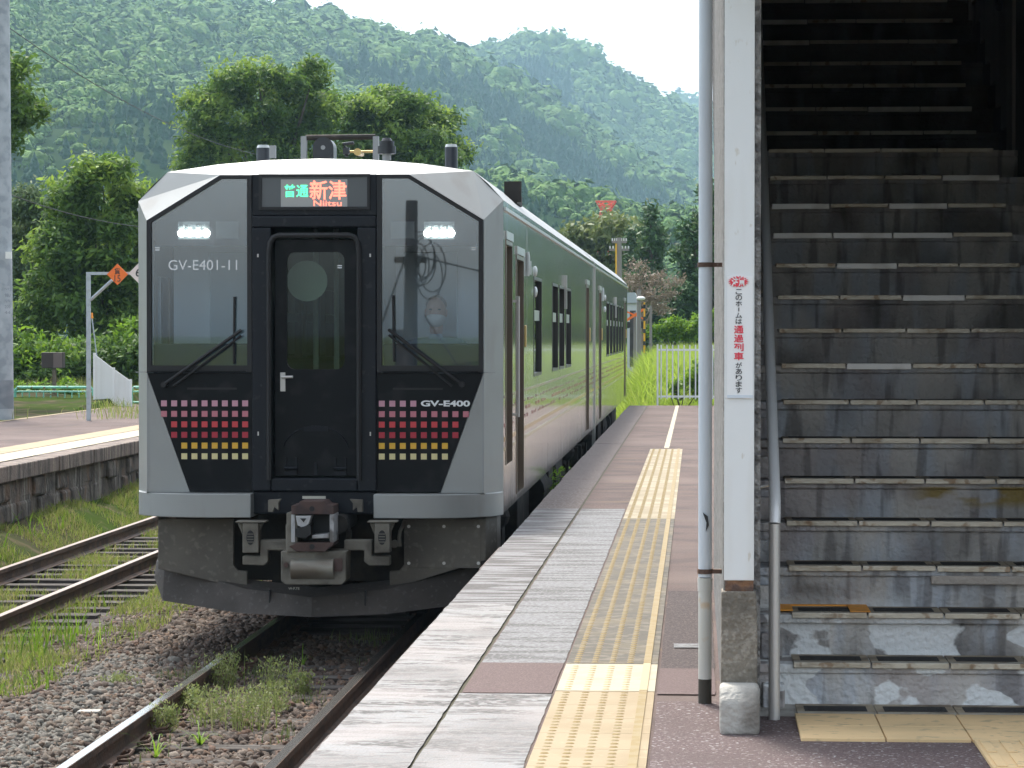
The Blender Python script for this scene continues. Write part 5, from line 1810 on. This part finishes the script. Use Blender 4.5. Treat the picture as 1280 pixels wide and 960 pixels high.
# crown shapes: crinkled domes and ragged cones
def icosphere(sub):
    V = [tuple(v) for v in ICO]
    F = [tuple(f) for f in ICOF]
    for _ in range(sub):
        cache, nf = {}, []
        def mid(a, b):
            k = (min(a, b), max(a, b))
            if k not in cache:
                m = (np.array(V[a]) + np.array(V[b])) / 2
                V.append(tuple(m / np.linalg.norm(m)))
                cache[k] = len(V) - 1
            return cache[k]
        for a, b, c in F:
            ab, bc, ca = mid(a, b), mid(b, c), mid(c, a)
            nf += [(a, ab, ca), (b, bc, ab), (c, ca, bc), (ab, bc, ca)]
        F = nf
    return np.array(V), np.array(F)
SV, SF = icosphere(1)
def dome(rng):
    """a crown of leafy facets"""
    n = 54
    d = rng.normal(size=(n * 2, 3))
    d /= np.linalg.norm(d, axis=1)[:, None]
    d = d[d[:, 2] > -.35][:n]
    n = len(d)
    lob = 1 + .2 * np.sin(d[:, 0] * 5 + rng.uniform(0, 6)) * np.sin(d[:, 1] * 5 + rng.uniform(0, 6))
    c = d * (lob * rng.uniform(.75, 1.03, n))[:, None]
    nr = d + rng.normal(0, .22, (n, 3)) + np.array([0, 0, .2])
    nr /= np.linalg.norm(nr, axis=1)[:, None]
    u = np.cross(nr, rng.normal(size=(n, 3)))
    u /= np.linalg.norm(u, axis=1)[:, None]
    w = np.cross(nr, u)
    s_ = rng.uniform(.18, .32, n)[:, None]
    V = np.stack([c - u * s_, c + w * s_ * .8 - nr * .06, c + u * s_, c - w * s_ * .8 - nr * .06], 1).reshape(-1, 3)
    i = np.arange(n) * 4
    F = np.concatenate([np.stack([i, i + 2, i + 1], 1), np.stack([i, i + 3, i + 2], 1)])
    # dark inner hull keeps the crown opaque
    hv = ICO * .86
    F = np.concatenate([F, ICOF + len(V)])
    return np.concatenate([V, hv]), F
def cone(rng):
    n, rows_ = 9, 7
    V, F = [], []
    for i in range(rows_):
        f_ = i / (rows_ - 1)
        for j in range(n):
            t = 6.283 * (j + .5 * (i % 2)) / n
            r_ = (1 - f_) ** .8 * (.62 if i % 2 else .95) * rng.uniform(.8, 1.15) + .02
            V.append((r_ * math.cos(t), r_ * math.sin(t), -.9 + 2.5 * f_ + rng.uniform(-.1, .1)))
    for i in range(rows_ - 1):
        for j in range(n):
            a, b = i * n + j, i * n + (j + 1) % n
            F += [(a, b, a + n), (b, b + n, a + n)]
    return np.array(V), np.array(F)
def forest(name, h, X, Y0, Y1, n, size, seed, con, m_b, m_c, tmin=.0, xr=None):
    rng = np.random.default_rng(seed)
    # even spread seen from the station: uniform over bearing and height
    x = rng.uniform(X[0], X[-1], n) if xr is None else rng.uniform(xr[0], xr[1], n)
    t = rng.uniform(tmin, 1.0, n)
    y = Y0 + (Y1 - Y0) * t
    z = h(x, y)
    v = np.sin(x / 60 + seed) + np.sin(y / 150 + x / 110 + 2 * seed) + .5 * np.sin(x / 30 + y / 60) + rng.normal(0, .16, n) - 3 * (t > .86)
    isc = v > con
    for nm, sel, shp, m, k in ((name, ~isc, dome, m_b, 1.), (name, isc, cone, m_c, .75)):
        idx = np.where(sel)[0]
        if not len(idx):
            continue
        VS, FS, base = [], [], 0
        shapes = [shp(rng) for _ in range(7)]
        which = rng.integers(0, 7, len(idx))
        for w in range(7):
            q = idx[which == w]
            if not len(q):
                continue
            v0, f0 = shapes[w]
            s_ = size * k * rng.lognormal(0, .38, len(q)) * y[q] / Y1
            a = rng.uniform(0, 6.28, len(q))
            ca, sa = np.cos(a), np.sin(a)
            vx = v0[None, :, 0] * ca[:, None] - v0[None, :, 1] * sa[:, None]
            vy = v0[None, :, 0] * sa[:, None] + v0[None, :, 1] * ca[:, None]
            vz = np.repeat(v0[None, :, 2], len(q), 0) * rng.uniform(.85, 1.25, len(q))[:, None]
            V = np.stack([vx, vy, vz], -1) * s_[:, None, None] + np.stack([x[q], y[q], z[q] + s_ * .35], 1)[:, None, :]
            VS.append(V.reshape(-1, 3))
            FS.append((f0[None] + (base + np.arange(len(q)) * len(v0))[:, None, None]).reshape(-1, 3))
            base += len(q) * len(v0)
        setting(link(nm, np_mesh(nm, np.concatenate(VS), np.concatenate(FS)), m), 'stuff')
def format_mat(name, cols, tex):
    m = Mt(name, cols[0], rough=.8, spec=.2, bump=.5, bscale=tex)
    m.island(cols)
    m.layer(cols[0], .05, .45, .62, fac=.6).layer(cols[3 % len(cols)], .11, .5, .66, fac=.5, off=40)
    for nd in m.nt.nodes:
        if nd.type == 'BUMP':
            nd.inputs['Distance'].default_value = 1.2
            nd.inputs['Strength'].default_value = 1.
    return m
F_b = format_mat('forest_broadleaf', [(0.051, 0.121, 0.020), (0.069, 0.156, 0.025), (0.089, 0.185, 0.029), (0.115, 0.198, 0.038), (0.061, 0.143, 0.029)], .9)
F_c = format_mat('forest_conifer', [(0.020, 0.064, 0.025), (0.026, 0.077, 0.029), (0.036, 0.092, 0.035)], .9)
HA = [(-700, -260), (-300, -170), (-100, -80), (100, -36), (300, -2), (400, 14), (480, 36), (530, 50), (575, 66), (620, 88), (660, 108), (720, 150), (800, 205), (870, 240), (950, 270), (1100, 330), (1400, 380), (1800, 400)]
HB = [(380, 200), (480, 120), (540, 80), (575, 66), (600, 60), (625, 52), (650, 45), (680, 41), (700, 46), (722, 55), (745, 66), (765, 80), (785, 100), (800, 108), (830, 122), (865, 136), (900, 150), (960, 185), (1050, 230), (1200, 270), (1500, 330)]
HC = [(700, 190), (760, 150), (820, 128), (845, 122), (870, 126), (900, 136), (960, 150), (1050, 170), (1200, 200), (1500, 250)]
h, X = hill('hills', HA, 420, 1500, 1.3, 85)
forest('forest', h, X, 420, 1500, 38000, 4.0, 91, .95, F_b, F_c, xr=(-620, 110))
h, X = hill('hills', HB, 1250, 2100, 2.2, 95)
forest('forest', h, X, 1250, 2100, 17000, 4.4, 92, .9, F_b, F_c, tmin=.25, xr=(-230, 160))
h, X = hill('hills', HC, 2300, 3200, 3.1, 60)
forest('forest', h, X, 2300, 3200, 4500, 6.5, 93, 2., F_b, F_c, tmin=.4, xr=(-120, 200))

# ------------------------------------------------------------ haze
M_haze = bpy.data.materials.new('haze_air')
M_haze.use_nodes = True
nt = M_haze.node_tree
nt.nodes.remove(nt.nodes['Principled BSDF'])
pv = nt.nodes.new('ShaderNodeVolumePrincipled')
pv.inputs['Color'].default_value = (.52, .8, 1., 1)
pv.inputs['Density'].default_value = .0002
pv.inputs['Anisotropy'].default_value = .2
nt.links.new(pv.outputs[0], nt.nodes['Material Output'].inputs['Volume'])
hz_ = MB().box(-3600, 3600, -1000, 5200, -6, 520).build('haze', M_haze)
hz_['kind'] = 'stuff'

# ------------------------------------------------------------ left side furniture
M_polec = Mt('pole_concrete', (.36, .39, .41), rough=.85, bump=.2, bscale=20).layer((.28, .31, .33), 7, .45, .6).layer((.43, .46, .48), 3, .5, .65)
M_poledark = Mt('pole_band', (.2, .22, .24), rough=.8).layer((.26, .28, .3), 5, .45, .6)
M_galv = Mt('galvanised', (.42, .46, .48), rough=.5, metal=.4).layer((.3, .33, .35), 12, .5, .65, fac=.6)
M_dia = Mt('orange_sign', (.82, .17, .02), rough=.5)
M_diaw = Mt('pale_sign', (.72, .62, .56), rough=.5)
M_tag = Mt('white_tag', (.75, .74, .7), rough=.5)
YP = 49.7
pb0 = at(-2, 525, YP)
cp = thing('utility_pole', (pb0.x, YP, -.066), 'thick grey concrete utility pole with a white tag on the far platform', 'utility pole')
MB().tube([(pb0.x, YP, .62), (pb0.x, YP, 9.5)], [.262, .20], 28).build('shaft', M_polec, cp, smooth=True)
MB().tube([(pb0.x, YP, .12), (pb0.x, YP, .619)], [.268, .265], 28).build('band', M_poledark, cp, smooth=True)
MB().tube([(pb0.x, YP, -.07), (pb0.x, YP, .119)], [.27, .268], 28).build('foot', M_polec, cp, smooth=True)
p = at(10.5, 319, YP - .26)
MB().box(p.x - .05, p.x + .05, YP - .275, YP - .215, p.z - .06, p.z + .06).build('tag', M_tag, cp)
for i, s_ in enumerate(('NTJ', '98U', 'NW', '200', '44')):
    mb = MB()
    q = at(10, 362 + i * 7.2, YP - .26)
    writing(mb, s_, q.x - .055, q.x + .045, q.z - .025, q.z + .03, YP - .268 + .0)
    mb.build('stencil', M_poledark, cp)

YG = 49.
b0 = at(111, 526, YG)
spst = thing('speed_sign', (b0.x, YG, -.066), 'orange diamond railway speed sign on grey angle post with diagonal brace', 'sign')
t0 = at(111, 340, YG)
MB().box(b0.x - .035, b0.x + .035, YG - .03, YG + .03, -.066, t0.z).build('post', M_galv, spst)
a1 = at(185, 343, YG)
MB().box(b0.x + .036, a1.x, YG - .025, YG + .025, t0.z - .05, t0.z).build('arm', M_galv, spst)
q0, q1 = at(113, 375, YG), at(140, 348, YG)
MB().tube([(q0.x, YG, q0.z), (q1.x, YG, q1.z - .03)], .03, 6).build('brace', M_galv, spst)
def diamond(px, py, m, txt, mt):
    c = at(px, py, YG - .05)
    r_ = .182
    MB().prism([(c.x - r_, c.z), (c.x, c.z - r_), (c.x + r_, c.z), (c.x, c.z + r_)], 'y', YG - .06, YG - .04).build('sign_plate', m, spst)
    mb = MB()
    for s_, (x0, x1, z0, z1), bo in txt:
        writing(mb, s_, c.x + x0, c.x + x1, c.z + z0, c.z + z1, YG - .062, bo)
    mb.build('writing', mt, spst)
diamond(146.8, 343, M_dia, (('貨', (-.05, .05, .0, .11), .02), ('15', (-.05, .055, -.125, -.015), .0)), M_black)
diamond(174, 341.5, M_diaw, (('65', (-.06, .10, -.06, .08), .02),), M_black)

YB = 60.
b0 = at(68, 497, YB)
bx_ = thing('post_box', (b0.x, YB, -.1), 'dark brown equipment box on a wooden post by the green railing', 'equipment box')
p0, p1 = at(53, 460, YB), at(80, 440.5, YB)
MB().box(p0.x, p1.x, YB - .1, YB + .12, p0.z, p1.z).build('box', Mt('box_brown', (.045, .03, .028), rough=.6), bx_, bevel=.01)
pl0 = at(68, 460, YB)
MB().box(pl0.x, p1.x - .015, YB - .106, YB - .1, p0.z + .01, p1.z - .01).build('cover', Mt('box_cover', (.14, .10, .095), rough=.6), bx_)
MB().box(b0.x - .035, b0.x + .035, YB - .035, YB + .035, -.2, p0.z).build('post', Mt('post_wood', (.15, .12, .09), rough=.9), bx_)

# green railing
M_mint = Mt('mint_paint', (.16, .48, .36), rough=.5).layer((.25, .56, .45), 6, .45, .65).layer((.2, .1, .05), 16, .62, .7)
YF = 59.
def railing(px0, px1, label, n):
    p0, p1 = at(px0, 484, YF), at(px1, 484, YF)
    zt, zb = p0.z, at(0, 506, YF).z
    t = thing('green_railing', (p0.x, YF, zb), label, 'railing', 'mint green railings')
    MB().tube([(p0.x, YF, zb), (p0.x, YF, zt - .06), (p0.x + .05, YF, zt), (p1.x - .05, YF, zt), (p1.x, YF, zt - .06), (p1.x, YF, zb)], .028, 10).build('frame', M_mint, t, smooth=True)
    MB().tube([(p0.x + .03, YF, zt - .09), (p1.x - .03, YF, zt - .09)], .018, 8).tube([(p0.x + .03, YF, zb + .06), (p1.x - .03, YF, zb + .06)], .018, 8).build('bar', M_mint, t)
    for i in range(1, n):
        xx = p0.x + (p1.x - p0.x) * i / n
        MB().cyl((xx, YF, zb + .06), (xx, YF, zt - .09), .012, 6).build('baluster', M_mint, t)
railing(-60, 17.5, 'mint green railing half hidden behind the grey concrete pole', 8)
railing(19, 116.5, 'longest mint green railing between the concrete pole and the white windbreak panel', 11)
railing(164.5, 250, 'mint green railing between the white windbreak panel and the train', 8)

# white windbreak panel
wp = thing('windbreak_panel', (at(140, 510, YF - .6).x, YF - .6, -.1), 'white sheet windbreak with sloping top beside the green railing', 'panel')
Yw = YF - .6
def q2(px, py):
    p = at(px, py, Yw)
    return p.x, p.z
M_sheet = Mt('white_sheet', (.74, .74, .72), rough=.6).layer((.66, .65, .62), 4, .5, .66, stretch=(3, 1, .2), fac=.5)
MB().prism([q2(118.3, 511), q2(141.8, 511), q2(141.8, 461), q2(118.3, 443)], 'y', Yw, Yw + .03).prism([q2(142.2, 511), q2(162.8, 511), q2(162.8, 476), q2(142.2, 461.3)], 'y', Yw, Yw + .03).build('sheet', M_sheet, wp)
fr = MB()
for px, py in ((117.8, 441), (142, 459.5), (163.2, 474)):
    a_ = q2(px, py)
    fr.box(a_[0] - .02, a_[0] + .02, Yw - .02, Yw + .05, -.2, a_[1])
fr.build('frame', Mt('white_frame', (.8, .8, .79), rough=.5), wp)
# thin stick with an orange tip
s0, s1 = at(122, 446, 59.6), at(115, 398, 59.6)
stk = thing('marker_stick', (s0.x, 59.6, -.1), 'thin pale stick with an orange tip rising behind the white windbreak panel', 'stick')
g0 = at(129, 500, 59.6)
MB().cyl((g0.x, 59.6, -.1), (s1.x, 59.6, s1.z), .014, 8).build('rod', M_galv, stk)
s2 = at(114.2, 391, 59.6)
MB().cyl((s1.x, 59.6, s1.z), (s2.x, 59.6, s2.z), .03, 8).build('tip', emit('tip_paint', (.9, .3, .02), 0.), stk)

# marker block on the gravel
Yk = FPX * (CAMZ + 1.06) / (905 - 415)
k0, k1 = at(96, 905, Yk), at(123, 905, Yk)
kb = thing('marker_block', (k0.x, Yk, -1.06), 'small square concrete marker block lying on the gravel beside the shiny rail', 'marker')
MB().box(k0.x, k1.x, Yk, Yk + .12, -1.12, -1.025).build('block', Mt('block_dark', (.05, .045, .04), rough=.9), kb, bevel=.006)
MB().box(k0.x, k1.x, Yk, Yk + .12, -1.0245, -1.012).build('cap', M_conc_l, kb, bevel=.004)

# ------------------------------------------------------------ far right furniture
fz = -.0
Yf = 57.6
M_fw = Mt('white_fence_paint', (.74, .77, .77), rough=.45)
f0 = at(823, 503, Yf)
fence = thing('white_fence', (f0.x, Yf, 0), 'white metal picket fence across the end of the platform', 'fence')
zt, zb = at(0, 437, Yf).z, at(0, 494.5, Yf).z
x1 = 3.6
MB().box(f0.x - .035, f0.x + .0, Yf - .03, Yf + .03, -.05, at(0, 430, Yf).z).box(x1, x1 + .04, Yf - .03, Yf + .03, -.05, zt + .1).build('post', M_fw, fence)
MB().box(f0.x, x1, Yf - .012, Yf + .012, zt - .02, zt + .02).box(f0.x, x1, Yf - .012, Yf + .012, zb - .02, zb + .02).build('rail', M_fw, fence)
xx = f0.x + .055
while xx < x1 - .03:
    MB().cyl((xx, Yf - .028, zb - .05), (xx, Yf - .028, zt + .10), .0135, 8).build('picket', M_fw, fence)
    xx += .114

M_wood = Mt('pole_grey', (.24, .22, .2), rough=.9)
M_yel = Mt('guard_yellow', (.78, .42, .02), rough=.6)
def post(nm, px, pyt, Y, r_, label, cat, m=M_wood):
    b_ = base_at(px, Y)
    t = thing(nm, b_, label, cat)
    zt_ = at(px, pyt, Y).z
    MB().tube([(b_[0], Y, b_[2] - .1), (b_[0], Y, zt_)], [r_, r_ * .75], 12).build('shaft', m, t, smooth=True)
    return t, b_, zt_
t, b_, zt_ = post('utility_pole', 774, 297, 100, .11, 'wooden utility pole with insulators and a yellow guard beyond the train', 'utility pole')
ins = MB()
for dz, w_ in ((-.15, .26), (-.42, .34)):
    ins.box(b_[0] - w_, b_[0] + w_, 99.95, 100.05, zt_ + dz - .04, zt_ + dz + .04)
ins.build('crossarm', M_wood, t)
for i in range(7):
    ins = MB()
    ins.cyl((b_[0] - .32 + i * .107, 100, zt_ - .38), (b_[0] - .32 + i * .107, 100, zt_ - .29), .024, 8)
    ins.build('insulator', M_tag, t)
    ins = MB()
    ins.cyl((b_[0] - .24 + i * .08, 100, zt_ - .11), (b_[0] - .24 + i * .08, 100, zt_ - .02), .022, 8)
    ins.build('insulator', M_tag, t)
yl = at(771, 330, 99.8)
MB().box(yl.x - .05, yl.x + .0, 99.74, 99.82, at(0, 350, 99.8).z, at(0, 306, 99.8).z).build('guard', M_yel, t)
t, b_, zt_ = post('lamp_post', 798.5, 362, 90, .085, 'grey lamp post with a round lamp near the level crossing', 'lamp post', M_wood)
lp_ = at(801, 373, 89.9)
MB().ball((lp_.x, 89.85, lp_.z), .1, 12, 8, (1.4, 1, .7)).build('lamp', M_tag, t, smooth=True)
t, b_, zt_ = post('crossing_gate', 805.5, 378, 92, .035, 'upright yellow and black striped crossing bar', 'crossing bar', M_yel)
sb2 = MB()
for i in range(7):
    z_ = b_[2] + (zt_ - b_[2]) * (i + .5) / 7
    sb2.cyl((b_[0], 92, z_), (b_[0], 92, z_ + .13), .04, 12)
sb2.build('black_band', M_black, t)
t, b_, zt_ = post('short_pole', 813.5, 382, 91, .05, 'short thin grey pole between the striped crossing bar and the dry tree', 'pole', M_wood)
t, b_, zt_ = post('crossing_signal', 793.5, 390, 93, .05, 'level crossing signal with orange and black warning plates', 'crossing signal', M_wood)
sg_ = MB()
for dx in (-.22, .22):
    sg_.cyl((b_[0] + dx, 92.9, zt_ - .42), (b_[0] + dx, 92.95, zt_ - .42), .11, 14)
sg_.build('signal_disc', M_black, t)
sg_ = MB()
for s in (-1, 1):
    sg_.prism([(b_[0] - .32, zt_ - .16 * s - .1), (b_[0] - .28, zt_ - .16 * s - .17), (b_[0] + .32, zt_ + .16 * s - .1), (b_[0] + .28, zt_ + .16 * s - .03)], 'y', 92.9 - .02 * s, 92.915 - .02 * s)
sg_.build('cross_plate', M_dia, t)
# hut beyond the crossing
Yh = 96.
h0, h1 = at(786, 415, Yh), at(797, 375, Yh)
hut = thing('equipment_hut', (h0.x, Yh, .2), 'small white equipment hut beside the level crossing', 'hut')
MB().box(h0.x - .5, h1.x, Yh, Yh + 1.5, -.2, h1.z - .1).build('wall', Mt('hut_wall', (.55, .57, .58), rough=.7), hut)
MB().prism([(h0.x - .6, h1.z - .1), (h1.x + .08, h1.z - .1), (h1.x - .1, h1.z + .25), (h0.x - .35, h1.z + .25)], 'y', Yh - .1, Yh + 1.6).build('roof', Mt('hut_roof', (.38, .42, .45), rough=.6), hut)
MB().box(h1.x - .26, h1.x - .06, Yh - .01, Yh - .002, .3, h1.z - .35).build('door', M_dark, hut)

# red lattice structure over the trees
Yt = 330.
M_redp = Mt('red_steel', (.75, .10, .05), rough=.6)
def rp(px, py):
    p = at(px, py, Yt)
    return Vector((p.x, Yt, p.z))
lt = thing('lattice_tower', (rp(757, 275).x, Yt, 0), 'red lattice steel tower top showing above the pale olive tree', 'tower')
lm = MB()
k_ = Yt / FPX
wtop, wmid, wbot = 12.5 * k_, 6.5 * k_, 10 * k_
zt_, zm_, zb_ = rp(0, 254).z, rp(0, 264).z, rp(0, 282).z
cxr = rp(757.5, 264).x
def ring_(w, z):
    return [Vector((cxr - w, Yt - w * .7, z)), Vector((cxr + w, Yt - w * .7, z)), Vector((cxr + w, Yt + w * .7, z)), Vector((cxr - w, Yt + w * .7, z))]
levels = [(wtop, zt_), ((wtop + wmid) / 2, (zt_ + zm_) / 2), (wmid, zm_), ((wbot + wmid) / 2, (zb_ + zm_) / 2), (wbot, zb_), (wbot * 1.3, 0.)]
rings = [ring_(*l) for l in levels]
for a_, b_ in zip(rings[:-1], rings[1:]):
    for i in range(4):
        j = (i + 1) % 4
        lm.tube([a_[i], b_[i]], .07, 5)
        lm.tube([a_[i], a_[j]], .06, 5)
        for f_ in (0, .5):
            lm.tube([a_[i].lerp(a_[j], f_), b_[i].lerp(b_[j], f_ + .5)], .04, 4)
            lm.tube([a_[i].lerp(a_[j], f_ + .5), b_[i].lerp(b_[j], f_)], .04, 4)
lm.build('lattice', M_redp, lt)

# overhead wires
M_wire = Mt('wire_black', (.03, .03, .032), rough=.6)
def wire(p, q, sag, label, r_=.012):
    pts = []
    for i in range(17):
        f_ = i / 16
        v = Vector(p).lerp(Vector(q), f_)
        v.z -= sag * 4 * f_ * (1 - f_)
        pts.append(v)
    o = MB().tube(pts, r_, 6).build('overhead_wire', M_wire)
    tag(o, label, 'wire', 'overhead wires')
wire(at(12, 35, 50), at(330, 195, 75), .35, 'black overhead wire dropping from the top of the grey pole across the hills', .008)
wire(at(12, 243, 50), at(250, 285, 60), .2, 'lower overhead wire crossing in front of the bushy green tree', .008)

# utility pole behind the viewer that shows in the windscreen
Yr = -14.
xr0 = -5.75
up_ = thing('utility_pole', (xr0, Yr, -1.12), 'dark utility pole with coiled cables, mirrored in the windscreen before the driver', 'utility pole')
MB().tube([(xr0, Yr, -1.12), (xr0 + .05, Yr, 4.1)], [.16, .12], 14).build('shaft', M_under, up_, smooth=True)
cb2 = MB()
rng = np.random.default_rng(4)
for i in range(7):
    c = Vector((xr0 + rng.uniform(.1, .5), Yr + .15, 2.75 + rng.uniform(-.25, .25)))
    rr = rng.uniform(.3, .5)
    cb2.tube([c + Vector((rr * .55 * math.cos(t), .03 * math.sin(3 * t), rr * math.sin(t))) for t in np.linspace(0, 6.28, 22)], .014, 5)
cb2.tube([(xr0 + .1, Yr, 3.0), (xr0 + 3, Yr - .5, 2.3), (xr0 + 6, Yr - 1, 2.0)], .02, 5)
cb2.tube([(xr0 - .1, Yr, 2.9), (xr0 - .5, Yr, 1.8), (xr0 - .9, Yr, .6), (xr0 - 1., Yr, -.9)], .02, 5)
cb2.tube([(xr0 + .3, Yr, 1.8), (xr0 + .9, Yr, .9), (xr0 + 1.4, Yr, .2), (xr0 + 1.6, Yr, -.9)], .018, 5)
cb2.build('cable', M_wire, up_)
MB().box(xr0 - .25, xr0 + .1, Yr + .1, Yr + .35, .5, 1.5).box(xr0 - .3, xr0 + .35, Yr - .06, Yr + .06, 2.85, 2.97).build('junction_box', M_under, up_)
